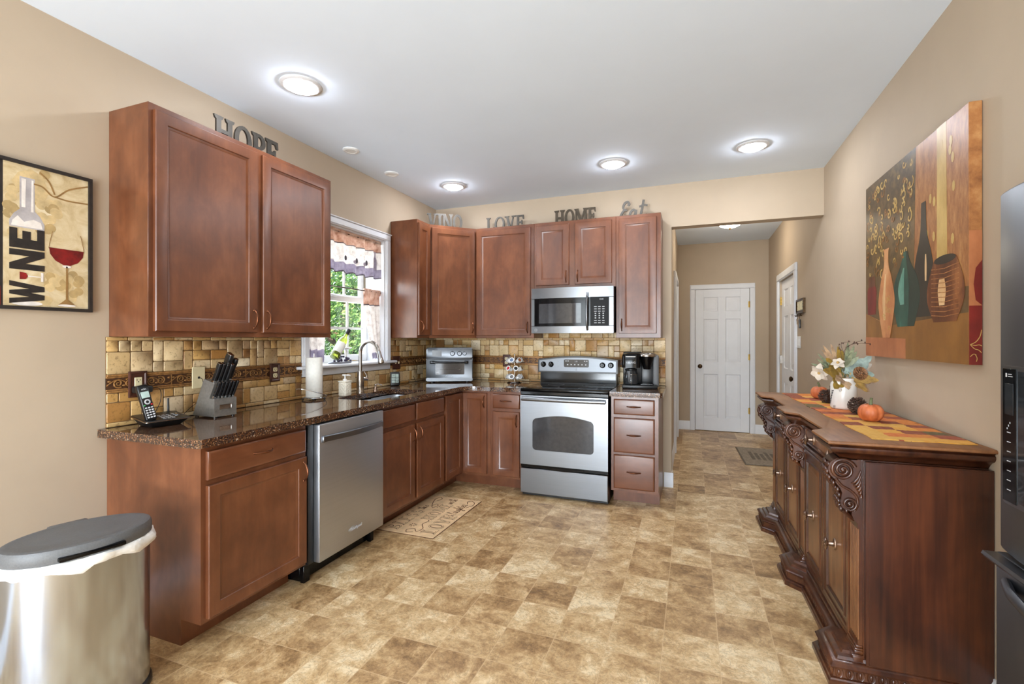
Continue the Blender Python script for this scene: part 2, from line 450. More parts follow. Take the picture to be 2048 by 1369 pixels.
def text(mb, body, size, M, depth=0.0006, align='CENTER', squash=1.0):
    cu = bpy.data.curves.new('text', 'FONT'); cu.body = body; cu.size = size; cu.align_x = align; cu.align_y = 'CENTER'; cu.extrude = depth; cu.resolution_u = 3
    o = bpy.data.objects.new('text', cu); col.objects.link(o)
    dg = bpy.context.evaluated_depsgraph_get(); ev = o.evaluated_get(dg); me = ev.to_mesh()
    mb.add([Vector((v.co.x*squash, v.co.y, v.co.z)) for v in me.vertices], [tuple(p.vertices) for p in me.polygons], M)
    ev.to_mesh_clear(); bpy.data.objects.remove(o); bpy.data.curves.remove(cu)
def serif(ch, k=1.0):
    """strokes of a bold slab-serif capital in a unit-high box; returns (list of polygons, advance width). k scales stem weight"""
    st = 0.2*k; th = 0.13*k; sh = 0.1*k; P = []
    R = lambda x0, x1, y0, y1: P.append([(x0, y0), (x1, y0), (x1, y1), (x0, y1)])
    bar = lambda x0, y0, x1, y1, w: P.append([(x0-w/2, y0), (x0+w/2, y0), (x1+w/2, y1), (x1-w/2, y1)])
    def ring(cx, cy, rx, ry, tx, ty, a0=0.0, a1=2*PI, n=22):
        for i in range(n):
            a = a0+(a1-a0)*i/n; b = a0+(a1-a0)*(i+1)/n
            P.append([(cx+rx*math.cos(a), cy+ry*math.sin(a)), (cx+rx*math.cos(b), cy+ry*math.sin(b)), (cx+(rx-tx)*math.cos(b), cy+(ry-ty)*math.sin(b)), (cx+(rx-tx)*math.cos(a), cy+(ry-ty)*math.sin(a))])
    def stem(x, w=None):
        w = st if w is None else w
        R(x-w/2, x+w/2, 0, 1)
        for y0, y1, d in ((0, sh, 1), (1, 1-sh, -1)):
            P.append([(x-w/2-0.1, y0), (x+w/2+0.1, y0), (x+w/2+0.06, y1), (x+w/2, y1+d*0.04), (x-w/2, y1+d*0.04), (x-w/2-0.06, y1)])
    if ch == 'H': stem(0.2); stem(0.68); R(0.2, 0.68, 0.5-th/2, 0.5+th/2); w = 0.88
    elif ch == 'I': stem(0.2); w = 0.4
    elif ch == 'O': ring(0.42, 0.5, 0.4, 0.52, st*0.95, th); w = 0.84
    elif ch == 'P': stem(0.2); ring(0.36, 0.7, 0.32, 0.3, st*0.9, th*0.9, -PI/2, PI/2, 14); R(0.2, 0.37, 1-th*0.9, 1); R(0.2, 0.37, 0.4, 0.4+th*0.9); w = 0.7
    elif ch == 'B':
        stem(0.2); ring(0.36, 0.73, 0.28, 0.27, st*0.85, th*0.85, -PI/2, PI/2, 14); ring(0.38, 0.25, 0.34, 0.25, st*0.9, th*0.85, -PI/2, PI/2, 14)
        for y in (0, 0.46, 1-th*0.85): R(0.2, 0.38, y, y+th*0.85)
        w = 0.74
    elif ch == 'E':
        stem(0.2); R(0.2, 0.66, 0, th); R(0.2, 0.64, 1-th, 1); R(0.2, 0.5, 0.5-th/2, 0.5+th/2)
        P.append([(0.66, 0), (0.7, 0.3), (0.6, 0.3), (0.5, 0.1)]); P.append([(0.64, 1), (0.5, 0.9), (0.58, 0.72), (0.67, 0.72)]); R(0.46, 0.54, 0.36, 0.64); w = 0.72
    elif ch == 'L': stem(0.2); R(0.2, 0.66, 0, th); P.append([(0.66, 0), (0.7, 0.32), (0.6, 0.32), (0.48, 0.1)]); w = 0.7
    elif ch == 'V':
        bar(0.43, 0, 0.18, 1, st); bar(0.43, 0, 0.68, 1, st*0.6)
        R(0.0, 0.34, 1-sh, 1); R(0.54, 0.84, 1-sh, 1); w = 0.84
    elif ch == 'N': stem(0.16, st*0.7); stem(0.72, st*0.7); bar(0.70, 0, 0.18, 1, st); w = 0.86
    elif ch == 'M': stem(0.16, st*0.75); stem(0.9, st); bar(0.53, 0.1, 0.22, 1, st); bar(0.53, 0.1, 0.86, 1, st*0.6); w = 1.08
    elif ch == 'S':
        ring(0.34, 0.74, 0.28, 0.26, st*0.7, th*0.9, PI*0.1, PI*1.5, 16); ring(0.34, 0.26, 0.3, 0.26, st*0.7, th*0.9, -PI*0.9, PI*0.5, 16); w = 0.68
    elif ch == 'W': bar(0.28, 0, 0.08, 1, st*0.9); bar(0.28, 0, 0.5, 1, st*0.8); bar(0.72, 0, 0.5, 1, st*0.9); bar(0.72, 0, 0.92, 1, st*0.8); w = 1.0
    else: w = 0.35
    return P, w
def ccw(p):
    a = sum(p[i][0]*p[(i+1) % len(p)][1]-p[(i+1) % len(p)][0]*p[i][1] for i in range(len(p)))
    return p if a > 0 else p[::-1]
# ================================================================ the setting
b = MB('floor_tile'); b.box(-3.0, 2.0, YREAR-0.1, YHALL+0.15, -0.1, 0.0); struct('floor', b, smooth=0)
b = MB('ceiling_paint'); b.box(-3.0, 2.0, YREAR-0.1, YHALL+0.15, ZC, ZC+0.12); struct('ceiling', b, smooth=0)
WY0, WY1, WZ0, WZ1 = 2.68, 3.60, 1.14, 2.222
XO = XL-0.26
b = MB('wall_paint')
b.box(XO, XL, YREAR-0.1, WY0, 0, ZC); b.box(XO, XL, WY1, YB+0.114, 0, ZC)
b.box(XO, XL, WY0, WY1, 0, WZ0); b.box(XO, XL, WY0, WY1, WZ1, ZC)
struct('wall_left', b, smooth=0)
XE = -0.173
b = MB('wall_paint'); b.box(XL, XE, YB, YB+0.114, 0, ZC); b.box(XE, XR, YB, YB+0.114, 2.348, ZC); struct('wall_back', b, smooth=0)
D2 = (5.64, 6.60, 2.04)
b = MB('wall_paint')
b.box(XR, XR+0.12, YREAR-0.1, 0.72, 0, ZC); b.box(XR, XR+0.12, 0.72, 1.78, 1.80, ZC); b.box(XR, XR+0.12, 1.78, D2[0], 0, ZC)
b.box(XR, XR+0.12, D2[0], D2[1], D2[2], ZC); b.box(XR, XR+0.12, D2[1], YHALL, 0, ZC)
b.box(XR+0.12, 1.85, 0.66, 0.72, 0, 1.86); b.box(XR+0.12, 1.85, 1.78, 1.84, 0, 1.86); b.box(1.79, 1.85, 0.72, 1.78, 0, 1.86); b.box(XR+0.12, 1.79, 0.72, 1.78, 1.80, 1.86)
b.box(XR+0.07, XR+0.12, D2[0], D2[1], 0, D2[2])
struct('wall_right', b, smooth=0)
XH = -0.20
b = MB('wall_paint'); b.box(XH-0.12, XH, YB+0.114, YHALL, 0, ZC); struct('wall_hall_left', b, smooth=0)
b = MB('wall_paint'); b.box(XH-0.12, 0.042, YHALL, YHALL+0.12, 0, ZC); b.box(0.764, XR+0.12, YHALL, YHALL+0.12, 0, ZC); b.box(0.042, 0.764, YHALL, YHALL+0.12, 2.062, ZC); b.box(0.042, 0.764, YHALL+0.07, YHALL+0.12, 0, 2.062)
struct('wall_hall_end', b, smooth=0)
PX0, PX1, PZ = -2.3, 0.5, 2.3
b = MB('wall_paint'); b.box(XL, PX0, YREAR-0.12, YREAR, 0, ZC); b.box(PX1, XR, YREAR-0.12, YREAR, 0, ZC); b.box(PX0, PX1, YREAR-0.12, YREAR, PZ, ZC); b.box(PX0, PX1, YREAR-0.12, YREAR, 0, 0.2)
struct('wall_rear', b, smooth=0)
# glazed opening behind the camera
w2 = MB('white_paint')
for x in (PX0, PX1-0.05, -0.93): w2.box(x, x+0.05, YREAR-0.1, YREAR-0.03, 0.2, PZ, 0.004)
for z in (0.2, PZ-0.05): w2.box(PX0, PX1, YREAR-0.1, YREAR-0.03, z, z+0.05, 0.004)
w2 = struct('window_2', w2)
g = MB('glass'); g.box(PX0+0.04, PX1-0.04, YREAR-0.068, YREAR-0.064, 0.24, PZ-0.04); g.build('pane', w2, smooth=0)

def bb_profile(mb, p0, p1, nrm, h=0.13, t=0.015):
    """baseboard running p0->p1 on the floor, standing out along nrm"""
    p0, p1, nn = Vector((*p0, 0)), Vector((*p1, 0)), Vector((*nrm, 0))
    prof = [(0, 0), (t, 0), (t, h*0.72), (t*0.8, h*0.76), (t*0.8, h*0.84), (t*0.45, h*0.93), (t*0.4, h), (0, h)]
    mb.loft([[p+nn*a+Vector((0, 0, z)) for a, z in prof] for p in (p0, p1)])
def bboard(name, segs):
    m = MB('white_paint')
    for s in segs: bb_profile(m, *s)
    return struct(name, m)
bboard('baseboard_left', [((XL, YREAR), (XL, 1.425), (1, 0))])
bboard('baseboard_back', [((-0.236, YB), (XE+0.015, YB), (0, -1)), ((XE, YB), (XE, YB+0.114), (1, 0))])
bboard('baseboard_hall_left', [((XH, YB+0.114), (XH, 5.87), (1, 0)), ((XH, 6.94), (XH, YHALL), (1, 0))])
bboard('baseboard_hall_end', [((XH, YHALL), (-0.028, YHALL), (0, -1)), ((0.834, YHALL), (XR, YHALL), (0, -1))])
bboard('baseboard_right', [((XR, 1.78), (XR, 5.556), (-1, 0)), ((XR, 6.692), (XR, YHALL), (-1, 0))])

# ---- window over the sink: casing, stool, apron, two sashes with grilles
def casing(mb, M, w, h, cw=0.07, t=0.02, sides=True):
    """door or window casing around an opening of w x h; drawn in x-z, standing out towards -y"""
    for x0, x1 in ((-cw, 0.0), (w, w+cw)):
        mb.box(x0, x1, -t, 0, 0, h, 0.004, 1, M); mb.box(x0+(0.012 if x0 < 0 else 0.006), x1-(0.006 if x0 < 0 else 0.012), -t-0.006, -t+0.001, 0, h, 0.003, 1, M)
    mb.box(-cw, w+cw, -t, 0, h, h+cw, 0.004, 1, M); mb.box(-cw+0.01, w+cw-0.01, -t-0.006, -t+0.001, h+0.008, h+cw-0.012, 0.003, 1, M)
LEFTW = frame3((XL, WY0, WZ0), (0, 1, 0), (-1, 0, 0), (0, 0, 1))     # local x along the left wall, -y out into the room
m = MB('white_paint')
casing(m, LEFTW, WY1-WY0, WZ1-WZ0, 0.064, 0.02)
m.box(XL, XL+0.032, WY0-0.07, WY1+0.07, WZ1+0.055, WZ1+0.066, 0.004)
m.box(XL-0.2, XL, WY0, WY0+0.012, WZ0, WZ1); m.box(XL-0.2, XL, WY1-0.012, WY1, WZ0, WZ1); m.box(XL-0.2, XL, WY0+0.012, WY1-0.012, WZ1-0.012, WZ1)
win = struct('window_1', m)
s_ = MB('white_paint'); s_.box(XL-0.2, XL, WY0, WY1, WZ0-0.02, WZ0+0.002, 0.003); s_.box(XL, XL+0.058, WY0-0.115, WY1+0.115, WZ0-0.02, WZ0+0.002, 0.008, 2); s_.build('sill', win)
s_ = MB('white_paint'); s_.box(XL, XL+0.018, WY0-0.06, WY1+0.06, WZ0-0.075, WZ0-0.02, 0.005, 2); s_.build('apron', win)
XG = XL-0.2
def sash(nm, x, z0, z1, st=0.045, mv=(2.94, 3.34), mh=()):
    q = MB('white_plastic'); a, c = WY0+0.014, WY1-0.014
    q.box(x-0.017, x+0.017, a, a+st, z0, z1, 0.004); q.box(x-0.017, x+0.017, c-st, c, z0, z1, 0.004)
    q.box(x-0.017, x+0.017, a+st, c-st, z0, z0+0.06, 0.004); q.box(x-0.017, x+0.017, a+st, c-st, z1-0.05, z1, 0.004)
    for y in mv: q.box(x-0.006, x+0.006, y-0.011, y+0.011, z0+0.06, z1-0.05)
    for z in mh: q.box(x-0.0055, x+0.0055, a+st, c-st, z-0.011, z+0.011)
    o = q.build('sash', win)
    g = MB('glass'); g.box(x+0.007, x+0.009, a+st-0.005, c-st+0.005, z0+0.055, z1-0.045); g.build('pane', o, smooth=0)
sash('lower', XG, WZ0+0.002, 1.705, mh=(1.43,))
sash('upper', XG-0.036, 1.66, WZ1-0.012, mh=(1.95,))
q = MB('white_plastic'); q.box(XG+0.017, XG+0.04, 3.10, 3.17, 1.69, 1.706, 0.004); q.build('latch', win)

# ---- doors
def six_panel(w, h, M, name_mb):
    sw, mw = 0.115*w/0.72, 0.1*w/0.72
    rows = [(0.09, 0.40), (0.485, 0.79), (0.845, 0.945)]
    rows = [(a*h, c*h) for a, c in rows]
    cols = [(sw, w/2-mw/2), (w/2+mw/2, w-sw)]
    mb = name_mb
    mb.box(0, w, 0.012, 0.035, 0, h, 0, 1, M)
    mb.box(0, sw, 0, 0.012, 0, h, 0.002, 1, M); mb.box(w-sw, w, 0, 0.012, 0, h, 0.002, 1, M); mb.box(w/2-mw/2, w/2+mw/2, 0, 0.012, rows[0][0], rows[-1][1], 0.002, 1, M)
    zs = [0]+[v for r in rows for v in r]+[h]
    for i in range(0, len(zs), 2):
        if i in (0, len(zs)-2): mb.box(sw, w-sw, 0, 0.012, zs[i], zs[i+1], 0, 1, M)
        else:
            for x0, x1 in cols: mb.box(x0, x1, 0, 0.012, zs[i], zs[i+1], 0, 1, M)
    for a, c in rows:
        for x0, x1 in cols:
            mb.rects(x0, x1, a, c, [(0.0, 0.001), (0.010, 0.0115), (0.018, 0.0115), (0.036, 0.002), (0.038, 0.002)], M, False)
def knob_set(mat, M, r=0.028):
    k = MB(mat); k.lathe([(0.032, 0.0), (0.032, 0.004), (0.026, 0.008), (0.010, 0.012), (0.009, 0.03), (0.018, 0.036), (r, 0.048), (r, 0.056), (0.018, 0.066), (0.002, 0.069)], 20, M)
    return k
# hall end door
D1W, D1H = 0.714, 2.052
Md = Matrix.Translation((0.046, YHALL-0.003, 0.008))
m = MB('white_paint'); casing(m, Matrix.Translation((0.042, YHALL, 0)), 0.722, 2.062, 0.07, 0.018); d1 = struct('door_1', m)
l1 = MB('white_paint'); six_panel(D1W, D1H, Md, l1); leaf = l1.build('door_leaf', d1)
knob_set('dark_bronze', frame3((0.11, YHALL-0.003, 0.939), (1, 0, 0), (0, 0, 1), (0, -1, 0))).build('door_knob', leaf)
for z in (0.32, 1.08, 1.83):
    h = MB('brass'); h.tube([(0.761, YHALL-0.022, z-0.045), (0.761, YHALL-0.022, z+0.045)], 0.0075, 10); h.box(0.745, 0.761, YHALL-0.021, YHALL-0.018, z-0.042, z+0.042); h.build('hinge', d1)
# outside door in the right wall: local x runs from far jamb towards the camera
Mr = frame3((XR, D2[1], 0), (0, -1, 0), (1, 0, 0), (0, 0, 1))
m = MB('white_paint'); casing(m, Mr, D2[1]-D2[0], D2[2], 0.086, 0.02); d2 = struct('door_2', m)
l2 = MB('white_paint'); six_panel(D2[1]-D2[0]-0.01, D2[2]-0.012, Mr @ Matrix.Translation((0.005, 0.02, 0.008)), l2); leaf = l2.build('door_leaf', d2)
knob_set('dark_bronze', frame3((XR+0.02, 5.72, 0.915), (0, -1, 0), (0, 0, 1), (-1, 0, 0))).build('door_knob', leaf)
k = MB('dark_bronze'); k.lathe([(0.033, 0), (0.033, 0.006), (0.026, 0.014), (0.02, 0.016), (0.002, 0.017)], 18, frame3((XR+0.02, 5.72, 1.056), (0, -1, 0), (0, 0, 1), (-1, 0, 0))); k.box(XR-0.012, XR+0.005, 5.716, 5.724, 1.04, 1.072, 0.002); k.build('deadbolt', leaf)
for z, mt in ((0.3, 'brass'), (1.09, 'nickel'), (1.80, 'brass')):
    h = MB(mt); h.tube([(XR+0.012, 6.592, z-0.05), (XR+0.012, 6.592, z+0.05)], 0.008, 10); h.box(XR+0.0, XR+0.02, 6.575, 6.59, z-0.048, z+0.048); h.build('hinge', d2)
# doorway in the hall's left wall, seen along its casing
m = MB('white_paint'); M3 = frame3((XH, 5.95, 0), (0, 1, 0), (-1, 0, 0), (0, 0, 1)); casing(m, M3, 0.91, 2.06, 0.08, 0.024); d3 = struct('door_3', m)
l3 = MB('white_paint'); l3.box(XH, XH+0.012, 5.955, 6.855, 0.008, 2.055, 0.002); l3.build('door_leaf', d3)

# ---- tumbled stone backsplash with a cast scroll border
def tile_field(mb, M, x0, x1, z0, z1, rng, ux=0.0525, rows=3, gap=0.0035, depth=0.008):
    nx = max(1, round((x1-x0)/ux)); ux = (x1-x0)/nx; uz = (z1-z0)/rows
    occ = [[False]*rows for _ in range(nx)]
    for i in range(nx):
        for j in range(rows):
            if occ[i][j]: continue
            opts = [(2, 2)]*7+[(2, 1)]*3+[(1, 2)]*2+[(1, 1)]*4
            rng.shuffle(opts)
            for w, h in opts+[(1, 1)]:
                if i+w <= nx and j+h <= rows and not any(occ[a][c] for a in range(i, i+w) for c in range(j, j+h)): break
            for a in range(i, i+w):
                for c in range(j, j+h): occ[a][c] = True
            jz = lambda: rng.uniform(-0.0012, 0.0012)
            X0, X1, Z0, Z1 = x0+i*ux+gap/2, x0+(i+w)*ux-gap/2, z0+j*uz+gap/2, z0+(j+h)*uz-gap/2
            c = 0.004
            def lp(ins, y): return [(X0+ins+c+jz()*.3, y, Z0+ins), (X1-ins-c, y, Z0+ins+jz()*.4), (X1-ins, y, Z0+ins+c), (X1-ins+jz()*.4, y, Z1-ins-c), (X1-ins-c, y, Z1-ins), (X0+ins+c, y, Z1-ins+jz()*.4), (X0+ins, y, Z1-ins-c), (X0+ins+jz()*.4, y, Z0+ins+c)]
            mb.loft([lp(0, 0.0), lp(0, -depth+0.003), lp(0.0025, -depth)], M)
def thin_row(mb, M, x0, x1, z0, z1, rng, L=0.1, depth=0.007):
    x = x0
    while x < x1-0.01:
        w = min(L*rng.uniform(0.85, 1.15), x1-x)
        if x1-(x+w) < 0.03: w = x1-x
        mb.box(x+0.0015, x+w-0.0015, -depth, 0, z0+0.0012, z1-0.0012, 0.002, 1, M); x += w
def spiral(cx, cy, r0, r1, a0, turns, n=22):
    return [(cx+(r0+(r1-r0)*i/n)*math.cos(a0+turns*2*PI*i/n), cy+(r0+(r1-r0)*i/n)*math.sin(a0+turns*2*PI*i/n)) for i in range(n+1)]
def border(mb, M, x0, x1, z0, z1):
    h = z1-z0; zc = (z0+z1)/2
    mb.mat('border_dark'); mb.box(x0, x1, -0.007, 0, z0+h*0.2, z1-h*0.2, 0, 1, M)
    mb.mat('border_bronze')
    for a, c, d in ((0.0, 0.11, 0.015), (0.11, 0.2, 0.010), (0.89, 1.0, 0.015), (0.8, 0.89, 0.010)):
        mb.box(x0, x1, -d, 0, z0+h*a, z0+h*c, 0.003, 2, M)
    n = max(1, round((x1-x0)/0.152)); L = (x1-x0)/n
    for i in range(n):
        a = x0+i*L
        mb.box(a+L-0.002, a+L+0.002, -0.011, 0, z0+h*0.2, z0+h*0.8, 0, 1, M)
        r = h*0.25
        for cx, sg in ((a+L*0.33, 1), (a+L*0.64, -1)):
            p = spiral(cx, 0, r*0.16, r, PI*0.3, 1.7, 20)
            tail = [(cx+r*math.cos(PI*0.3+3.4*PI)+sg*r*0.6*k-0.0, r*math.sin(PI*0.3+3.4*PI)-r*0.5*k*k) for k in (0.5, 1.0, 1.5)]
            mb.tube([(q[0] if sg > 0 else 2*cx-q[0], -0.0085, zc+sg*q[1]) for q in p], [0.0028+0.0012*j/20 for j in range(21)], 6, M=M)
        mb.tube([(a+L*t, -0.0085, zc+r*0.85*math.sin(PI*2*t-0.5)) for t in [k/12 for k in range(13)]], 0.0026, 6, M=M)
        for t, s2 in ((0.08, 1), (0.5, -1), (0.92, 1)): mb.sphere((a+L*t, -0.009, zc+s2*r*0.5), (0.009, 0.004, 0.005), 8, 5, M=M)
rng = random.Random(3)
ML = frame3((XL, 0, 0), (0, 1, 0), (-1, 0, 0), (0, 0, 1))     # x = world Y
MBk = frame3((0, YB, 0), (1, 0, 0), (0, 1, 0), (0, 0, 1))
ZS = (0.914, 0.936, 1.078, 1.166, 1.328, 1.3465)
def splash(nm, M, spans, cut=None):
    g = MB('grout')
    for x0, x1, top in spans: g.box(x0, x1, -0.0045, 0, ZS[0]+0.001, top, 0, 1, M)
    root = struct(nm, g, smooth=0)
    tl = MB('travertine'); bd = MB('border_bronze')
    for x0, x1, top in spans:
        thin_row(tl, M, x0, x1, ZS[0]+0.001, ZS[1], rng, 0.15, 0.012)
        if top < 1.2:
            tile_field(tl, M, x0, x1, ZS[1], top, rng, rows=3); continue
        tile_field(tl, M, x0, x1, ZS[1], ZS[2], rng); border(bd, M, x0, x1, ZS[2], ZS[3]); tile_field(tl, M, x0, x1, ZS[3], ZS[4], rng)
        thin_row(tl, M, x0, x1, ZS[4], ZS[5], rng)
        if top > 1.36: tile_field(tl, M, x0, x1, ZS[5], top, rng, rows=1)
    tl.build('tiles', root); bd.build('border', root, smooth=60)
splash('backsplash_left', ML, [(1.417, WY0-0.066, ZS[5]), (WY0-0.066, WY1+0.066, WZ0-0.077), (WY1+0.066, YB-0.012, ZS[5])])
splash('backsplash_back', MBk, [(XL, -1.377, ZS[5]), (-1.377, -0.632, 1.40), (-0.632, -0.224, ZS[5])])

# ---- outside: lawn and trees seen through the window
b = MB('lawn_green'); b.box(-40, XO-0.02, -25, 45, -0.7, -0.5); struct('lawn', b, smooth=0)
def tree(loc, H, R, seed, label, leafm, n):
    r = random.Random(seed); root = thing('tree', label, 'tree', loc, 0, 'trees in the yard outside the window')
    tk = MB('bark'); tk.tube([(0, 0, -0.05), (0.05, 0, H*0.35), (0.0, 0.1, H*0.75)], [0.16, 0.12, 0.05], 10)
    for k in range(7):
        a = r.uniform(0, 2*PI); z = H*r.uniform(0.3, 0.6); tk.tube([(0.03, 0.03, z), (R*0.6*math.cos(a), R*0.6*math.sin(a), z+H*0.2)], [0.05, 0.015], 6)
    tk.build('trunk', root)
    lf = MB(leafm); clumps = [(r.gauss(0, R*0.42), r.gauss(0, R*0.42), H*0.52+r.uniform(-0.42, 0.42)*H, r.uniform(0.3, 0.6)*R*0.6) for _ in range(46)]
    for k in range(n):
        cx, cy, cz, cr = r.choice(clumps); d = Vector((r.gauss(0, 1), r.gauss(0, 1), r.gauss(0, 1))).normalized()*cr*r.uniform(0.6, 1.0)
        c = Vector((cx, cy, max(0.15, cz)))+d; s = r.uniform(0.022, 0.05)
        ax = Vector((r.gauss(0, 1), r.gauss(0, 1), r.gauss(0, 1))).normalized(); u = ax.orthogonal().normalized(); w = ax.cross(u)
        lf.add([c-u*s, c-w*s*0.5-ax*s*0.15, c+u*s, c+w*s*0.5-ax*s*0.15], [(0, 1, 2, 3)])
    f = lf.build('foliage', root, smooth=0)
for i, (x, y, H, R, lm, lb) in enumerate([(-6.0, 7.0, 3.4, 1.5, 'leaf_tree', 'light green leafy tree nearest the window glass'), (-9.8, 10.2, 5.6, 2.2, 'leaf_tree_dark', 'tall dark green tree behind the nearest yard tree'), (-6.0, 13.0, 4.8, 1.7, 'leaf_tree', 'light green leafy tree at right edge of the window view'), (-15.0, 14.5, 8.0, 3.2, 'leaf_tree_dark', 'tall dark green tree farthest out in the yard')]):
    tree((x, y, -0.5), H, R, 11+i, lb, lm, 20000)
# ================================================================ cabinets (local frame: x along the front, y into the wall, z up; front at y = 0)
DOORP = [(0, 0), (0, -0.016), (0.0035, -0.02), (0.052, -0.02), (0.0545, -0.0185), (0.056, -0.0145), (0.061, -0.0135), (0.066, -0.0095), (0.07, -0.009)]
SLABP = [(0, 0), (0, -0.013), (0.003, -0.017), (0.009, -0.0195), (0.012, -0.02)]
def pull(mb, x, z, vert=True, L=0.098, y=-0.02):
    n = 12; pts = []; rr = []
    for i in range(n+1):
        t = i/n; s = (t-0.5)*L; d = math.sin(PI*t)**0.7*0.026 if 0 < t < 1 else 0.0
        pts.append((x, y-0.004-d, z+s) if vert else (x+s, y-0.004-d, z)); rr.append(0.0034+0.0026*math.sin(PI*t)**2)
    mb.tube(pts, rr, 8)
    for s in (-L/2, L/2):
        c = (x, y-0.003, z+s) if vert else (x+s, y-0.003, z)
        mb.sphere(c, (0.0055, 0.004, 0.0075) if vert else (0.0075, 0.004, 0.0055), 8, 6)
def fronts(root, items):
    for it in items:
        kind, x0, x1, z0, z1 = it[:5]; hd = it[5] if len(it) > 5 else None
        m = MB('cherry' if kind == 'door' else 'cherry_flat')
        m.rects(x0, x1, z0, z1, DOORP if kind == 'door' else SLABP)
        o = m.build({'door': 'door', 'drawer': 'drawer', 'false': 'drawer_front'}[kind], root)
        if hd:
            h = MB('bronze')
            if hd == 'mid': pull(h, (x0+x1)/2, (z0+z1)/2+0.004, False)
            else:
                hx = x0+0.026 if 'L' in hd else x1-0.026
                hz = z1-0.075 if 'T' in hd else z0+0.075
                pull(h, hx, hz)
            h.build('handle', o)
def cab(name, label, loc, rot, w, d, z0, z1, items, base=True, fillers=()):
    r = thing(name, label, 'cabinet', loc, rot)
    c = MB('cherry')
    if base and name == 'sink_cabinet':
        c.box(0, w, 0, 0.02, z0, z1, 0.0015); c.box(0, 0.016, 0.02, d, z0, z1); c.box(w-0.016, w, 0.02, d, z0, z1); c.box(0.016, w-0.016, 0.02, d, z0, z0+0.016); c.box(0.016, w-0.016, d-0.01, d, z0+0.016, z1)
        c.box(0, w, 0.122, d, 0.0, z0)
    elif base:
        c.prism([(0, z0), (0.122, z0), (0.122, 0), (d, 0), (d, z1), (0, z1)], 0, w, frame3((0, 0, 0), (0, 1, 0), (0, 0, 1), (1, 0, 0)))
    else: c.box(0, w, 0, d, z0, z1, 0.0015)
    c.build('carcass', r); fronts(r, items); return r
FX = -1.957; FYB = 3.881; G = 0.003
RL = PI/2
# upper, left wall (front x = -2.285)
UF = XL+0.283; DU = 0.283-G
ul = cab('wall_cabinet', 'big two-door cherry wall cabinet under the HOPE letters, left of the window', (UF, 1.43, 0), RL, 1.166, DU, 1.347, 2.417,
    [('door', 0.021, 0.566, 1.372, 2.388, 'RB'), ('door', 0.603, 1.138, 1.372, 2.388, 'LB')], False)
cab('wall_cabinet', 'narrow one-door cherry wall cabinet right beside the sink window', (UF, 3.686, 0), RL, 0.214, DU, 1.347, 2.417,
    [('door', 0.008, 0.198, 1.372, 2.388, 'LB')], False)
# diagonal corner wall cabinet
YU = YB-0.283; CYX = 3.902
r = thing('corner_wall_cabinet', 'cherry corner wall cabinet with a diagonal door under the VINO letters', 'cabinet', (XL, YB, 0))
m = MB('cherry'); A = (0.283, CYX-YB); B = (1.985-2.591+XL+2.591-0.0, -0.308)
B = (-1.982-XL, -0.283)
m.prism(ccw([(G, -G), (G, A[1]), A, B, (B[0], -G)]), 1.347, 2.417); m.build('carcass', r)
dg = Vector((B[0]-A[0], B[1]-A[1])); Ld = dg.length; dg.normalize()
dr = bpy.data.objects.new('door', None)
Mdiag = frame3((A[0], A[1], 0), (dg.x, dg.y, 0), (-dg.y, dg.x, 0), (0, 0, 1))
m = MB('cherry'); m.T = Mdiag; m.rects(0.018, Ld-0.018, 1.372, 2.388, DOORP); o = m.build('door', r)
h = MB('bronze'); h.T = Mdiag; pull(h, Ld-0.046, 1.45); h.build('handle', o)
bpy.data.objects.remove(dr)
# uppers on the back wall
cab('wall_cabinet', 'wide one-door cherry wall cabinet under the LOVE letters', (-1.981, YU, 0), 0, 0.598, DU, 1.347, 2.417, [('door', 0.012, 0.566, 1.372, 2.388, 'RB')], False)
cab('wall_cabinet', 'short two-door cherry wall cabinet above the microwave', (-1.382, YU, 0), 0, 0.756, DU, 1.80, 2.417,
    [('door', 0.022, 0.336, 1.832, 2.388, 'RB'), ('door', 0.392, 0.722, 1.832, 2.388, 'LB')], False)
cab('wall_cabinet', 'tall one-door cherry wall cabinet under the Eat letters, above the coffee maker', (-0.625, YU, 0), 0, 0.377, DU, 1.347, 2.417, [('door', 0.026, 0.342, 1.386, 2.388, 'LB')], False)
# base cabinets
DB = FX-XL-G
cab('base_cabinet', 'cherry base cabinet with one drawer and one wide door, left of the dishwasher', (FX, 1.422, 0), RL, 0.586, DB, 0.114, 0.876,
    [('drawer', 0.022, 0.575, 0.728, 0.852, 'mid'), ('door', 0.022, 0.578, 0.132, 0.704, 'RT')])
cab('sink_cabinet', 'cherry sink base cabinet with two doors and two false drawer fronts', (FX, 2.642, 0), RL, 0.888, DB, 0.114, 0.876,
    [('false', 0.024, 0.425, 0.728, 0.852), ('false', 0.458, 0.872, 0.728, 0.852), ('door', 0.024, 0.425, 0.136, 0.70, 'RT'), ('door', 0.458, 0.872, 0.136, 0.70, 'LT')])
r = thing('corner_base_cabinet', 'cherry corner base cabinet with a folded two-leaf door beside the sink cabinet', 'cabinet', (0, 0, 0))
m = MB('cherry'); CX = -1.672; CY = 3.533
m.prism(ccw([(XL+G, CY), (FX, CY), (FX, FYB), (CX, FYB), (CX, YB-G), (XL+G, YB-G)]), 0.114, 0.876)
m.prism(ccw([(XL+G, CY), (FX-0.122, CY), (FX-0.122, FYB+0.122), (CX, FYB+0.122), (CX, YB-G), (XL+G, YB-G)]), 0.0, 0.114); m.build('carcass', r)
m = MB('cherry'); m.T = frame3((FX, CY, 0), (0, 1, 0), (-1, 0, 0), (0, 0, 1)); m.rects(0.016, FYB-CY-0.026, 0.136, 0.855, DOORP); m.build('door', r)
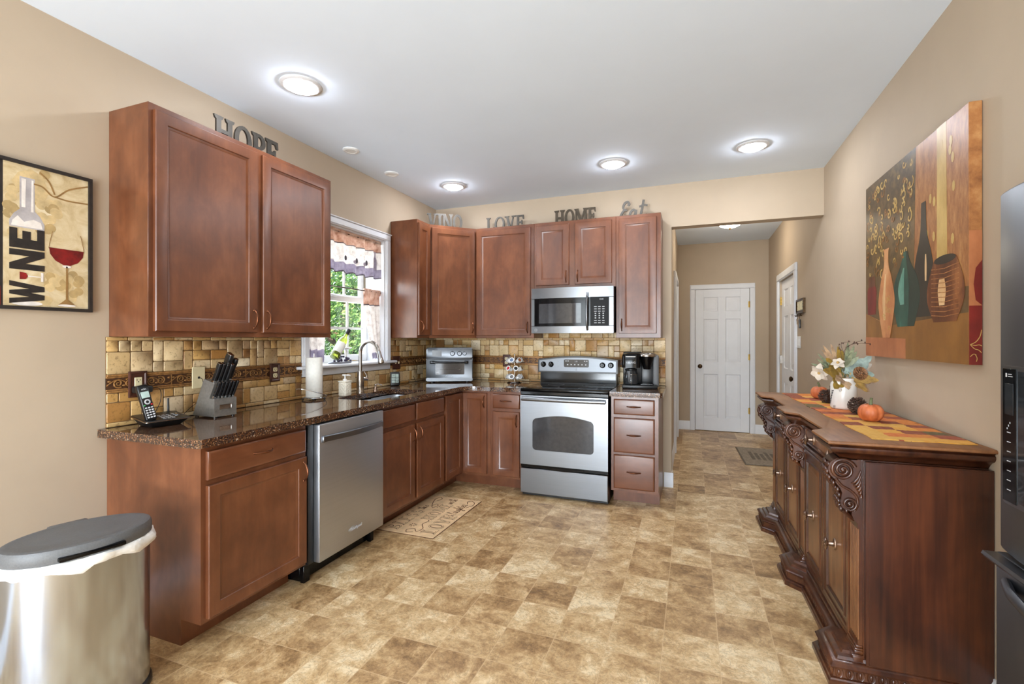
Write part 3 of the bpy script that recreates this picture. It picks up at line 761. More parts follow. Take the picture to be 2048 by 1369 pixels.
m = MB('cherry'); m.T = frame3((FX, FYB, 0), (1, 0, 0), (0, 1, 0), (0, 0, 1)); m.rects(0.004, 0.252, 0.136, 0.855, DOORP); o = m.build('door', r)
h = MB('bronze'); h.T = m.T; pull(h, 0.228, 0.78); h.build('handle', o)
cab('base_cabinet', 'narrow cherry base cabinet with one drawer over one door, left of the range', (-1.671, FYB, 0), 0, 0.292, YB-FYB-G, 0.114, 0.876,
    [('drawer', 0.024, 0.275, 0.728, 0.852, 'mid'), ('door', 0.024, 0.275, 0.134, 0.70, 'RT')])
cab('drawer_cabinet', 'cherry base cabinet of three drawers right of the range', (-0.612, FYB, 0), 0, 0.367, YB-FYB-G, 0.114, 0.876,
    [('drawer', 0.022, 0.338, 0.732, 0.855, 'mid'), ('drawer', 0.022, 0.338, 0.428, 0.706, 'mid'), ('drawer', 0.022, 0.338, 0.138, 0.408, 'mid')])

# ---------------------------------------------------------------- countertops, sink
CT0, CT1 = 0.8765, 0.914
def arc(cx, cy, r, a0, a1, n=10): return [(cx+r*math.cos(a0+(a1-a0)*i/n), cy+r*math.sin(a0+(a1-a0)*i/n)) for i in range(n+1)]
FE = -1.915; FB = 3.846; fr = 0.13
outer = [(XL+0.001, 1.385), (FE-0.012, 1.385), (FE, 1.397)]+arc(FE+fr, FB-fr, fr, PI, PI/2, 10)+[(-1.3795, FB), (-1.3795, YB-0.001), (XL+0.001, YB-0.001)]
SK = (-2.375, -2.03, 2.70, 3.42)
def curve_hole():
    p = rrect(SK[0], SK[1], SK[2], SK[3], 0.07, 6); return p
def edge_slab(mb, outer, holes):
    mb.poly_holes(outer, holes, CT0, CT1)
m = MB('granite'); edge_slab(m, outer, [curve_hole()])
ct = m.build('countertop', smooth=25); tag(ct, 'brown speckled granite countertop running along the left wall around the sink', 'countertop')
m = MB('granite'); m.prism(ccw([(-0.6205, FB), (-0.232, FB), (-0.213, FB+0.019), (-0.213, YB-0.001), (-0.6205, YB-0.001)]), CT0, CT1)
o = m.build('countertop', smooth=25); tag(o, 'short brown granite countertop right of the range', 'countertop')
r = thing('sink', 'stainless undermount sink below the window', 'sink', (0, 0, 0))
m = MB('steel_soft')
def basin(mb, x0, x1, y0, y1, zt, zb):
    L = []
    for ins, z, rad in ((-0.012, zt, 0.08), (0.0, zt, 0.07), (0.006, zb+0.03, 0.065), (0.03, zb, 0.05), (0.12, zb-0.004, 0.02)):
        L.append([(x, y, z) for x, y in rrect(x0+ins, x1-ins, y0+ins, y1-ins, rad, 5)])
    mb.loft(L, cap=False)
    n = len(L[-1]); mb.add(L[-1], [tuple(range(n))])
for a, c in ((2.715, 3.04), (3.075, 3.405)): basin(m, SK[0]+0.012, SK[1]-0.012, a, c, 0.868, 0.70)
m.prism(rrect(SK[0]+0.02, SK[1]-0.02, 3.038, 3.077, 0.01, 2), 0.84, 0.866)
m.build('bowl', r, smooth=50)
for y in (2.88, 3.24):
    m = MB('nickel'); m.lathe([(0.04, 0.697), (0.04, 0.7), (0.03, 0.701), (0.028, 0.697), (0.002, 0.697)], 20, Matrix.Translation((-2.2, y, 0))); m.build('drain', r)
r = thing('faucet', 'tall brushed nickel gooseneck faucet behind the sink', 'faucet', (-2.455, 3.09, 0.914), math.radians(-8))
m = MB('nickel'); m.lathe([(0.031, 0), (0.031, 0.01), (0.027, 0.016), (0.03, 0.05), (0.029, 0.10), (0.023, 0.145), (0.0205, 0.162), (0.0205, 0.168), (0.014, 0.172)], 24); m.build('body', r)
m = MB('nickel')
pts = [(0, 0, 0.16), (0, 0, 0.29)]+[(0.098-0.098*math.cos(a), 0, 0.305+0.098*math.sin(a)) for a in [PI*k/14*0.93 for k in range(15)]]
m.tube(pts, 0.0135, 14); m.build('spout', r)
e = Vector(pts[-1]); d = (Vector(pts[-1])-Vector(pts[-2])).normalized()
m = MB('chrome'); m.tube([e, e+d*0.015, e+d*0.05, e+d*0.088, e+d*0.096], [0.0155, 0.0165, 0.019, 0.024, 0.021], 18); m.build('spray_head', r)
m = MB('nickel'); m.tube([(0.006, 0.018, 0.11), (0.014, 0.045, 0.105), (0.022, 0.06, 0.10)], [0.014, 0.016, 0.012], 12); m.tube([(0.02, 0.056, 0.102), (0.016, 0.05, 0.135), (0.004, 0.03, 0.17)], [0.010, 0.008, 0.006], 10); m.build('lever', r)
r = thing('soap_pump', 'small bronze built-in soap pump on the counter right of the faucet', 'soap dispenser', (-2.42, 3.235, 0.914))
m = MB('antique_metal'); m.lathe([(0.021, 0), (0.021, 0.004), (0.014, 0.01), (0.015, 0.03), (0.012, 0.034)], 18); m.build('collar', r)
m = MB('nickel'); m.lathe([(0.007, 0.034), (0.007, 0.042), (0.011, 0.046), (0.009, 0.054), (0.002, 0.056)], 14); m.tube([(0, 0, 0.05), (0.02, 0.01, 0.054), (0.045, 0.02, 0.048), (0.05, 0.022, 0.042)], [0.005, 0.0045, 0.004, 0.003], 8); m.build('nozzle', r)

# ---------------------------------------------------------------- dishwasher
r = thing('dishwasher', 'stainless dishwasher with a bowed handle, between the base cabinets', 'dishwasher', (FX, 2.014, 0), RL)
m = MB('black_plastic'); m.box(0.0, 0.62, 0.008, DB-0.02, 0.10, 0.87, 0.002); m.box(0.004, 0.616, -0.008, 0.01, 0.105, 0.868, 0.002)
for k in range(7): m.box(-0.0004, 0.012, -0.004, 0.006, 0.735+k*0.006, 0.738+k*0.006)
m.build('body', r)
m = MB('steel_soft'); m.box(0.042, 0.618, -0.052, -0.008, 0.108, 0.866, 0.006, 2); d = m.build('door', r)
h = MB('steel')
n = 14; L = []
for i in range(n+1):
    t = i/n; x = 0.065+t*0.53; bow = 0.012+0.030*math.sin(PI*t)
    L.append([(x, -0.052-bow+0.011, 0.765), (x, -0.052-bow, 0.768), (x, -0.052-bow, 0.797), (x, -0.052-bow+0.011, 0.80)])
h.loft(L)
for x in (0.065, 0.595): h.box(x-0.006, x+0.006, -0.066, -0.050, 0.764, 0.801, 0.003)
h.build('handle', d, smooth=60)
t_ = MB('marking'); text(t_, 'Whirlpool', 0.026, Matrix.Translation((0.345, -0.0525, 0.196)) @ FRONT); t_.tube([(0.31+0.03*math.cos(a), -0.0525, 0.2+0.011*math.sin(a)+0.004*math.cos(a)) for a in [0.4+k*0.28 for k in range(19)]], 0.0008, 4); t_.build('logo', d, smooth=0)
m = MB('black_gloss'); m.box(0.004, 0.616, 0.05, 0.30, 0.006, 0.10, 0.003); m.box(0.004, 0.05, 0.02, 0.05, 0.0, 0.1, 0.004); m.box(0.575, 0.612, 0.02, 0.05, 0.0, 0.1, 0.004); m.build('toe_panel', r)

# ---------------------------------------------------------------- range
RX0, RX1 = -1.376, -0.626; RW = RX1-RX0; RY = 3.865
r = thing('range', 'stainless electric range with a black glass cooktop and oven door', 'range', (RX0, RY, 0))
m = MB('black_plastic'); m.box(0.006, RW-0.006, 0.006, YB-RY-0.03, 0.0, 0.895, 0.003)
m.build('body', r)
m = MB('black_gloss'); m.box(0.0, RW, -0.035, 0.53, 0.893, 0.918, 0.008, 2); m.box(0.0, RW, -0.03, 0.0, 0.862, 0.893, 0.004); ck = m.build('cooktop', r)
for x, y, rad in ((0.2, 0.13, 0.10), (0.55, 0.13, 0.08), (0.2, 0.39, 0.075), (0.55, 0.39, 0.10)):
    q = MB('grey_plastic'); q.lathe([(rad, 0.9181), (rad, 0.9185), (rad-0.004, 0.9185), (rad-0.004, 0.9181)], 40, Matrix.Translation((x, y, 0)), cap=False); q.build('burner', ck)
# backguard with arched top
def arch(w, h0, h1, n=16, ins=0.0): return [(ins, 0+ins)]+[(w-ins, ins)]+[(w-ins-(w-2*ins)*i/n, h0-ins+(h1-h0)*math.sin(PI*i/n)) for i in range(n+1)]
bg_ = MB('black_plastic'); YG = 0.50
bg_.loft([[(x, YG, 0.912+z) for x, z in arch(RW-0.03, 0.12, 0.12)], [(x, YG+0.12, 0.912+z) for x, z in arch(RW-0.03, 0.12, 0.12)]], Matrix.Translation((0.015, 0, 0)))
a1 = [(x, 1.022+z) for x, z in arch(RW, 0.122, 0.155)]
bg_.loft([[(x, YG-0.03, z) for x, z in a1], [(x, YG+0.125, z) for x, z in a1]]); bgo = bg_.build('backguard', r)
q = MB('black_gloss'); q.box(0.02, RW-0.02, YG-0.003, YG+0.001, 0.925, 1.02, 0.001); q.build('splash_glass', bgo)
q = MB('steel_dimmed'); a2 = [(0.014+x, 1.036+z) for x, z in arch(RW-0.028, 0.098, 0.128)]
q.loft([[(x, YG-0.0345, z) for x, z in a2], [(x, YG-0.029, z) for x, z in a2]]); fc = q.build('control_panel', bgo)
q = MB('display'); q.prism(rrect(0.255, 0.49, 1.075, 1.146, 0.012), 0.0, 0.003, Matrix.Translation((0, YG-0.0345, 0)) @ FRONT); ds = q.build('display', fc)
q = MB('marking'); MF = lambda x, z: Matrix.Translation((x, YG-0.0378, z)) @ FRONT
text(q, '1:21', 0.018, MF(0.372, 1.128), 0.0002); q.build('clock_digits', ds, smooth=0); q = MB('marking')
for i in range(6): q.box(0.285+i*0.034, 0.297+i*0.034, YG-0.038, YG-0.0373, 1.094, 1.103)
for x in (0.27, 0.29, 0.445, 0.465): q.box(x, x+0.012, YG-0.038, YG-0.0373, 1.128, 1.136)
q.build('buttons', ds, smooth=0)
for x in (0.055, 0.13, 0.615, 0.69):
    k = MB('black_gloss'); k.lathe([(0.026, 0), (0.026, 0.004), (0.021, 0.006), (0.019, 0.02), (0.016, 0.023), (0.002, 0.023)], 20, Matrix.Translation((x, YG-0.0345, 1.098)) @ FRONT)
    k.box(x-0.004, x+0.004, YG-0.063, YG-0.05, 1.078, 1.118, 0.002); k.mat('marking'); k.box(x-0.001, x+0.001, YG-0.0635, YG-0.0628, 1.106, 1.117); k.build('knob', fc)
q = MB('ink_grey'); q.lathe([(0.008, 0), (0.008, 0.001), (0.006, 0.001), (0.006, 0)], 16, Matrix.Translation((0.372, YG-0.0345, 1.052)) @ FRONT, cap=False); q.lathe([(0.003, 0), (0.003, 0.001)], 8, Matrix.Translation((0.372, YG-0.0345, 1.052)) @ FRONT)
q.build('badge', fc)
for x, z in ((0.2, 1.125), (0.2, 1.08)): q = MB('ink_grey'); q.lathe([(0.003, 0), (0.003, 0.001)], 8, Matrix.Translation((x, YG-0.0345, z)) @ FRONT); q.build('indicator_light', fc)
# oven door
m = MB('steel'); DZ0, DZ1 = 0.272, 0.858
wn_ = [(0.118, 0.402), (0.626, 0.402)]+[(0.626-0.508*i/16, 0.652+0.042*math.sin(PI*i/16)) for i in range(17)]
wn_r = rrect(0.112, 0.632, 0.398, 0.66, 0.03, 5)
wn_r = [(x, z+(0.036*math.sin(PI*(x-0.112)/0.52) if z > 0.6 else 0)) for x, z in wn_r]
top = [p for p in wn_r if p[1] > 0.6]
wn_r = [p for p in wn_r if p[1] <= 0.6]
k0 = [(0.602-0.46*i/14, 0.66+0.036*math.sin(PI*(0.49-0.46*i/14)/0.52)) for i in range(1, 14)]
win_loop = [p for p in top if p[0] > 0.4]+k0+[p for p in top if p[0] < 0.4]+wn_r
m.poly_holes([(0.003, DZ0), (RW-0.003, DZ0), (RW-0.003, DZ1), (0.003, DZ1)], [win_loop], 0.0, 0.012, Matrix.Translation((0, -0.028, 0)) @ FRONT)
od = m.build('oven_door', r, smooth=30)
q = MB('black_plastic'); q.box(0.003, RW-0.003, -0.0275, 0.004, DZ0, DZ1, 0.002); q.build('door_core', od)
q = MB('oven_glass'); q.prism(ccw(win_loop), 0.001, 0.006, Matrix.Translation((0, -0.028, 0)) @ FRONT); gw = q.build('oven_window', od, smooth=20)
h = MB('steel'); n = 16
h.tube([(0.02+0.71*i/n, -0.062-0.016*math.sin(PI*i/n), 0.83) for i in range(n+1)], 0.0165, 12, flat=0.75)
for x in (0.03, RW-0.03): h.box(x-0.012, x+0.012, -0.066, -0.036, 0.818, 0.842, 0.004)
h.build('handle', od, smooth=60)
m = MB('steel'); m.box(0.003, RW-0.003, -0.04, 0.0, 0.028, 0.24, 0.004); dr_ = m.build('drawer', r)
q = MB('black_gloss'); q.box(0.003, RW-0.003, -0.03, 0.0, 0.243, 0.27, 0.002)
q.prism([(0.2+0.35*i/12, 0.252-0.016*math.sin(PI*i/12)) for i in range(13)][::-1]+[(0.2, 0.262), (0.55, 0.262)][:2], 0.0, 0.012, Matrix.Translation((0, -0.03, 0)) @ FRONT)
q.build('grip', dr_)
m = MB('black_plastic'); m.box(0.02, RW-0.02, 0.0, 0.03, 0.004, 0.03); m.build('toe_panel', r)

# ---------------------------------------------------------------- over-the-range microwave
MX0, MW, MZ0, MZ1 = -1.372, 0.742, 1.388, 1.797; MY = 4.135
r = thing('microwave', 'stainless microwave mounted over the range', 'microwave', (MX0, MY, 0))
m = MB('black_plastic'); m.box(0.004, MW-0.004, 0.0, YB-MY-0.012, MZ0+0.006, MZ1, 0.003); m.build('body', r)
bow = lambda x: -0.012-0.032*(1-((x-MW/2)/(MW/2))**2)
def bowed(mb, x0, x1, z0, z1, off, th, n=12, zz=None):
    L = []
    for i in range(n+1):
        x = x0+(x1-x0)*i/n; y = bow(x)-off; L.append([(x, y+th, z0), (x, y, z0+0.002), (x, y, z1-0.002), (x, y+th, z1)])
    mb.loft(L)
XD = 0.548
m = MB('steel'); bowed(m, 0.0, XD-0.001, 1.70, MZ1, 0, 0.02); bowed(m, 0.0, XD-0.001, MZ0, 1.452, 0, 0.02); bowed(m, 0.0, 0.03, 1.452, 1.70, 0, 0.02, 2)
m.build('door', r, smooth=50); dm = r.children[-1]
g_ = MB('black_gloss'); bowed(g_, 0.028, XD-0.001, 1.450, 1.702, -0.001, 0.016); gg = g_.build('door_glass', dm, smooth=50)
g_ = MB('oven_glass'); bowed(g_, 0.075, 0.465, 1.476, 1.655, -0.0002, 0.003); g_.build('window', gg, smooth=50)
h = MB('steel'); hx = 0.522; h.tube([(hx, bow(hx)-0.004-0.036*math.sin(PI*i/14)**0.6, 1.415+0.325*i/14) for i in range(15)], 0.012, 10, flat=0.8); h.build('handle', dm, smooth=60)
m = MB('steel'); bowed(m, XD, MW, 1.702, MZ1, 0, 0.02, 6); bowed(m, XD, MW, MZ0, 1.452, 0, 0.02, 6); bowed(m, 0.705, MW, 1.452, 1.702, 0, 0.02, 3); cp = m.build('control_frame', r, smooth=50)
m = MB('black_matte'); bowed(m, XD, 0.708, 1.450, 1.704, -0.001, 0.016, 6); cpp = m.build('control_panel', cp, smooth=50)
q = MB('marking'); rr_ = random.Random(5)
for i in range(9):
    q = MB('marking')
    for j in range(3):
        x = 0.59+j*0.033; z = 1.475+i*0.02; y = bow(x)+0.0006
        if i == 8: continue
        w = 0.011 if i in (0, 1, 5, 6, 7) else 0.006
        q.box(x-w, x+w, y-0.0008, y+0.001, z, z+0.006 if w > 0.01 else z+0.009)
    if i < 8: q.build('button_row', cpp, smooth=0)
q = MB('marking'); text(q, '12:00', 0.017, Matrix.Translation((0.64, bow(0.64)-0.0012, 1.682)) @ FRONT, 0.0006); q.build('clock_digits', cpp, smooth=0)
q = MB('marking'); Mb = Matrix.Translation((0.045, bow(0.045)-0.0008, 1.418)) @ Matrix.Rotation(math.radians(-9), 4, 'Z') @ FRONT; q.lathe([(0.014, 0), (0.014, 0.001), (0.012, 0.001), (0.012, 0)], 20, Mb, cap=False); text(q, 'GE', 0.014, Mb, 0.0008); q.build('badge', dm, smooth=0)

# ---------------------------------------------------------------- refrigerator at the right edge
r = thing('refrigerator', 'tall stainless refrigerator with a water dispenser panel at the right edge', 'refrigerator', (0.81, 1.760, 0), -PI/2)
m = MB('black_plastic'); m.box(0.0, 0.91, 0.072, 0.75, 0.02, 1.735, 0.005); m.box(0.02, 0.89, 0.08, 0.7, 0.0, 0.03); m.build('body', r)
for x0, x1, nm in ((0.002, 0.453, 'door'), (0.457, 0.908, 'door')):
    m = MB('black_steel'); n = 10; L = []
    for i in range(n+1):
        t = i/n; x = x0+(x1-x0)*t; y = 0.0-0.0+0.012*(1-min(1, 4*min(t, 1-t)))**2
        L.append([(x, 0.07, 0.742), (x, y+0.004, 0.742), (x, y, 0.75), (x, y, 1.742), (x, y+0.004, 1.748), (x, 0.07, 1.748)])
    m.loft(L); d = m.build(nm, r, smooth=50)
    if x0 < 0.1:
        q = MB('steel'); q.loft([[(x, -0.004 if k else 0.012, z) for x, z in rrect(0.045, 0.32, 0.885, 1.262, 0.012)] for k in (0, 1)]); dp = q.build('dispenser', d)
        q = MB('black_gloss'); q.box(0.050, 0.108, -0.0065, -0.003, 0.893, 1.255, 0.001); pn = q.build('panel', dp)
        q.__init__('carafe_dark'); q.box(0.113, 0.315, -0.0055, -0.003, 0.90, 1.25, 0.001); q.build('recess', dp)
        q = MB('marking')
        for k in range(7):
            q = MB('marking'); q.box(0.070, 0.086, -0.0069, -0.0064, 0.925+k*0.026, 0.9272+k*0.026); q.build('button', pn, smooth=0)
        q = MB('marking')
        for k in range(3): q.box(0.07+k*0.006, 0.072+k*0.006, -0.0072, -0.0064, 1.09+k*0.008, 1.095+k*0.008)
        q.box(0.064, 0.07, -0.0069, -0.0064, 1.232, 1.243); q.box(0.075, 0.09, -0.0069, -0.0064, 1.239, 1.241); q.box(0.075, 0.094, -0.0069, -0.0064, 1.233, 1.235)
        q.build('icons', pn, smooth=0)
        q = MB('display'); q.box(0.062, 0.098, -0.0078, -0.0064, 1.13, 1.215, 0.001); q.build('display', pn)
    h = MB('steel'); hx = 0.415 if x0 < 0.1 else 0.495; h.tube([(hx, -0.055, 0.80), (hx, -0.06, 1.2), (hx, -0.055, 1.68)], 0.013, 10)
    for z in (0.83, 1.65): h.tube([(hx, 0.002, z), (hx, -0.055, z)], 0.008, 8)
    h.build('handle', d)
m = MB('black_steel'); m.box(0.002, 0.908, 0.0, 0.07, 0.06, 0.732, 0.006, 2); fd = m.build('freezer_drawer', r)
h = MB('steel'); h.loft([[(x, 0.004, 0.702), (x, -0.026, 0.712), (x, -0.034, 0.722), (x, -0.03, 0.73), (x, 0.004, 0.73)] for x in (0.006, 0.904)]); h.build('lip', fd)
h = MB('black_steel'); n = 12; h.tube([(0.06+0.79*i/n, -0.004-0.042*math.sin(PI*i/n)**0.5, 0.665-0.012*math.sin(PI*i/n)) for i in range(n+1)], 0.016, 10, flat=0.7); h.build('handle', fd)
# ================================================================ things on the counters, walls and cabinets
CZ = CT1+0.0004
# ---- metal word signs standing on the cabinets
def sign(name, word, label, loc, rot, h, width, mat_seq, k=1.0, gap=-0.02):
    r = thing(name, label, 'sign', loc, rot, 'metal word signs on the wall cabinets')
    tot = sum(serif(c, k)[1] for c in word)+gap*(len(word)-1)
    sx = width/tot; x = 0.0
    for c, mt in zip(word, mat_seq):
        P, w = serif(c, k); m = MB(mt)
        for i, p in enumerate(P):
            p = ccw([(x+px*sx, py*h) for px, py in p]); m.prism(p, 0.0-i*0.00002, 0.012+i*0.00005, FRONT)
        m.build('letter', r, smooth=0); x += (w+gap)*sx
    return r
sign('word_sign', 'HOPE', 'pewter metal letters spelling HOPE on the left wall cabinet', (-2.46, 1.855, 2.4175), PI/2, 0.158, 0.44, ['pewter']*4)
sign('word_sign', 'VINO', 'pewter metal letters spelling VINO on the corner cabinet', (-2.43, 4.06, 2.4175), math.radians(34), 0.155, 0.35, ['pewter']*4, 1.05)
sign('word_sign', 'LOVE', 'slim pewter metal letters spelling LOVE on a wall cabinet', (-1.95, 4.41, 2.4175), 0, 0.142, 0.415, ['pewter']*2+['pewter']*2, 0.8)
sign('word_sign', 'HOME', 'dark metal letters spelling HOME above the microwave cabinet', (-1.235, 4.41, 2.4175), 0, 0.148, 0.405, ['pewter_dark']*4, 1.0)
r = thing('word_sign', 'cursive metal letters spelling Eat on the rightmost wall cabinet', 'sign', (-0.63, 4.41, 2.4175), 0, 'metal word signs on the wall cabinets')
def cat(pts, sub=6):
    """Catmull-Rom through pts"""
    P = [Vector(p) for p in pts]; P = [P[0]*2-P[1]]+P+[P[-1]*2-P[-2]]; out = []
    for i in range(1, len(P)-2):
        for k in range(sub):
            t = k/sub; a, b_, c, d = P[i-1], P[i], P[i+1], P[i+2]
            out.append(0.5*((2*b_)+(c-a)*t+(2*a-5*b_+4*c-d)*t*t+(3*b_-a-3*c+d)*t**3))
    out.append(P[-2]); return out
EAT = [[(0.088, 0.128), (0.098, 0.145), (0.085, 0.163), (0.06, 0.155), (0.045, 0.12), (0.055, 0.095), (0.075, 0.092), (0.05, 0.088), (0.026, 0.05), (0.02, 0.02), (0.04, 0.0), (0.075, 0.01), (0.095, 0.035)],
       [(0.155, 0.075), (0.135, 0.088), (0.112, 0.07), (0.102, 0.035), (0.108, 0.005), (0.13, 0.012), (0.15, 0.05), (0.158, 0.085), (0.152, 0.03), (0.162, 0.004), (0.185, 0.03)],
       [(0.225, 0.17), (0.212, 0.1), (0.2, 0.04), (0.205, 0.006), (0.23, 0.006), (0.255, 0.04)], [(0.185, 0.112), (0.22, 0.122), (0.258, 0.118)]]
for i, s in enumerate(EAT[:3]):
    m = MB('pewter'); c = cat(s); m.ribbon([(p.x, p.y) for p in c], 0.02, 0, 0.012, FRONT)
    if i == 2: m.ribbon([(p.x, p.y) for p in cat(EAT[3])], 0.015, 0.0005, 0.0115, FRONT)
    m.build('letter', r, smooth=30)

# ---- phone answering base, handset, plug
r = thing('answering_machine', 'black answering machine base of the cordless phone', 'answering machine', (-2.445, 1.575, CZ), math.radians(82))
m = MB('black_plastic')
W, D = 0.198, 0.165
def pb(w, d, z0, z1, yo=0.0): return [(x, y+yo, z0 if y < 0 else z1) for x, y in rrect(-w/2, w/2, -d/2, d/2, 0.012, 4)]
m.loft([pb(W-0.07, D-0.05, 0, 0), pb(W-0.06, D-0.04, 0.004, 0.004), pb(W-0.006, D-0.004, 0.030, 0.048), pb(W-0.01, D-0.008, 0.034, 0.052)]); bo = m.build('base', r)
q = MB('nickel'); q.tube(pb(W, D, 0.029, 0.047), 0.0026, 6, closed=True); q.build('rim', r)
Mt = Matrix.Translation((0, 0, 0.0435)) @ Matrix.Rotation(math.radians(7.6), 4, 'X')
q = MB('marking')
for i in range(4):
    for j in range(3): q.box(-0.015+j*0.019, -0.003+j*0.019, -0.06+i*0.02, -0.052+i*0.02, 0, 0.0015, 0, 1, Mt)
for i in range(3): q.box(0.05, 0.06, -0.03+i*0.018, -0.023+i*0.018, 0, 0.0015, 0, 1, Mt)
q.build('keys', r, smooth=0)
q = MB('chrome'); q.lathe([(0.016, 0), (0.016, 0.002), (0.009, 0.003), (0.009, 0.002)], 18, Mt @ Matrix.Translation((0.078, 0.0, 0)), cap=False); q.build('ring_key', r)
q = MB('black_plastic'); q.tube([(0.07, 0.08, 0.045), (0.07, 0.082, 0.118)], [0.0055, 0.0045], 10); q.build('antenna', r)
# handset stands in the cradle of its base
rh = thing('cordless_phone', 'black cordless phone handset with lit screen and silver keys, standing in its base', 'phone', r.location.copy(), r.rotation_euler.z)
Mh = Matrix.Translation((-0.062, -0.045, 0.036)) @ Matrix.Rotation(math.radians(-12), 4, 'X') @ Matrix.Rotation(math.radians(-9), 4, 'Y')
m = MB('black_plastic'); m.T = Mh
L = []
for z, w, y0, y1 in ((0, 0.040, -0.010, 0.010), (0.004, 0.046, -0.012, 0.012), (0.09, 0.046, -0.012, 0.013), (0.15, 0.048, -0.012, 0.015), (0.168, 0.044, -0.008, 0.014), (0.172, 0.034, -0.004, 0.010)):
    L.append([(x, y, z) for x, y in rrect(-w/2, w/2, y0, y1, 0.006, 3)])
m.loft(L); m.build('case', rh)
q = MB('screen'); q.T = Mh; q.box(-0.017, 0.017, -0.0128, -0.0115, 0.108, 0.138, 0.001); q.build('screen', rh)
q = MB('marking'); q.T = Mh
for i in range(5):
    for j in range(3): q.box(-0.0165+j*0.0125, -0.0075+j*0.0125, -0.0138, -0.0115, 0.010+i*0.0115, 0.0168+i*0.0115, 0.001)
q.lathe([(0.0125, 0), (0.0125, 0.002), (0.007, 0.0025), (0.007, 0.001)], 18, Matrix.Translation((0, -0.012, 0.088)) @ FRONT, cap=False)
text(q, 'at&t', 0.012, Matrix.Translation((0, -0.0125, 0.15)) @ FRONT, 0.0004)
q.build('keypad', rh, smooth=0); q = MB('green_mark'); q.T = Mh; q.box(-0.019, -0.011, -0.0138, -0.0115, 0.070, 0.076, 0.001); q.mat('red_mark').box(0.011, 0.019, -0.0138, -0.0115, 0.070, 0.076, 0.001); q.build('call_keys', rh)
# ---- wall plates
def plate(name, label, M, mat, w=0.074, h=0.118, kind='duplex', group=None):
    r = thing(name, label, 'wall plate', M.translation); R = MB(mat); R.T = Matrix(M); R.T.translation = (0, 0, 0)
    if mat == 'plate_brown':
        R.rects(-w/2, w/2, -h/2, h/2, [(0, -0.001), (0, -0.006), (0.004, -0.009), (0.010, -0.009), (0.013, -0.006), (0.018, -0.006)])
    else: R.box(-w/2, w/2, -0.007, -0.001, -h/2, h/2, 0.003)
    R.build('cover', r)
    S = MB('ivory' if kind != 'rocker' else mat); S.T = R.T
    if kind == 'duplex':
        for z in (-0.0195, 0.0195):
            S.mat('ivory'); S.prism(rrect(-0.0165, 0.0165, z-0.0145, z+0.0145, 0.01, 5), 0.0055, 0.0082, FRONT)
            S.mat('ink'); S.box(-0.0085, -0.006, -0.0086, -0.008, z-0.004, z+0.006); S.box(0.006, 0.0085, -0.0086, -0.008, z-0.003, z+0.005); S.lathe([(0.0028, 0.008), (0.0028, 0.0086)], 8, Matrix.Translation((0, 0, z-0.008)) @ FRONT)
    elif kind == 'gfci':
        S.box(-0.0175, 0.0175, -0.0095, -0.005, -0.034, 0.034, 0.002); S.mat('ink')
        for z in (-0.02, 0.02): S.box(-0.0085, -0.006, -0.0099, -0.009, z-0.004, z+0.006); S.box(0.006, 0.0085, -0.0099, -0.009, z-0.003, z+0.005); S.lathe([(0.0028, 0.009), (0.0028, 0.0099)], 8, Matrix.Translation((0, 0, z-0.008)) @ FRONT)
    elif kind == 'jack':
        S.mat('ink'); S.box(-0.006, 0.006, -0.0075, -0.0055, -0.007, 0.005)
    elif kind == 'toggles':
        S.mat('ivory')
        for x in (-0.024, 0.024): S.box(x-0.005, x+0.005, -0.02, -0.006, -0.012, 0.012, 0.003)
    elif kind == 'rocker':
        for x in (-0.042, 0.0, 0.042): S.box(x-0.016, x+0.016, -0.0095, -0.005, -0.033, 0.033, 0.002)
    S.build({'duplex': 'sockets', 'gfci': 'sockets', 'jack': 'jack', 'toggles': 'toggles', 'rocker': 'rockers'}[kind], r, smooth=0)
    return r
TW = XL+0.013
PW = lambda y, z, x=TW: frame3((x, y, z), (0, 1, 0), (-1, 0, 0), (0, 0, 1))
plate('outlet', 'dark brown framed outlet with a black adapter, behind the phone', PW(1.548, 1.112), 'plate_brown', 0.085, 0.128, 'gfci')
plate('phone_jack_plate', 'cream phone jack plate left of the knife block', PW(1.858, 1.122), 'ivory', 0.075, 0.120, 'jack')
plate('outlet', 'dark brown outlet between the knife block and the paper towels', PW(2.377, 1.116), 'plate_brown', 0.08, 0.12)
plate('light_switch', 'dark brown double switch plate right of the sink window', PW(3.755, 1.118), 'plate_brown', 0.12, 0.122, 'toggles')
plate('outlet', 'dark brown outlet on the back wall behind the coffee pod rack', frame3((-1.765, YB-0.013, 1.118), (1, 0, 0), (0, 1, 0), (0, 0, 1)), 'plate_brown', 0.08, 0.122)
plate('light_switch', 'white switch plate beside the outside door', frame3((XR-0.001, 5.475, 1.305), (0, -1, 0), (1, 0, 0), (0, 0, 1)), 'white_plastic', 0.165, 0.118, 'rocker')
r = thing('power_adapter', 'black power adapter plugged into the outlet behind the phone', 'adapter', (TW+0.011, 1.548, 1.088))
m = MB('black_plastic'); m.box(0.0, 0.045, -0.035, 0.04, -0.018, 0.016, 0.007, 2); m.build('case', r)
m = MB('black_plastic'); p = cat([(0.02, 0.04, -0.004), (0.025, 0.075, 0.0), (0.012, 0.098, -0.03), (0.02, 0.088, -0.075), (0.03, 0.06, -0.12), (0.04, 0.05, -0.155)], 5); m.tube(p, 0.0017, 6); m.build('cord', r)
m = MB('black_plastic'); p = cat([(TW+0.009, 1.858, 1.12), (TW+0.03, 1.862, 1.108), (TW+0.03, 1.87, 1.02), (TW+0.018, 1.80, 0.96), (TW+0.03, 1.74, 0.9185), (-2.53, 1.715, 0.9225)], 6); m.tube(p, 0.0016, 6)
o = m.build('telephone_wire'); tag(o, 'thin black phone cord running from the cream jack plate', 'cord')

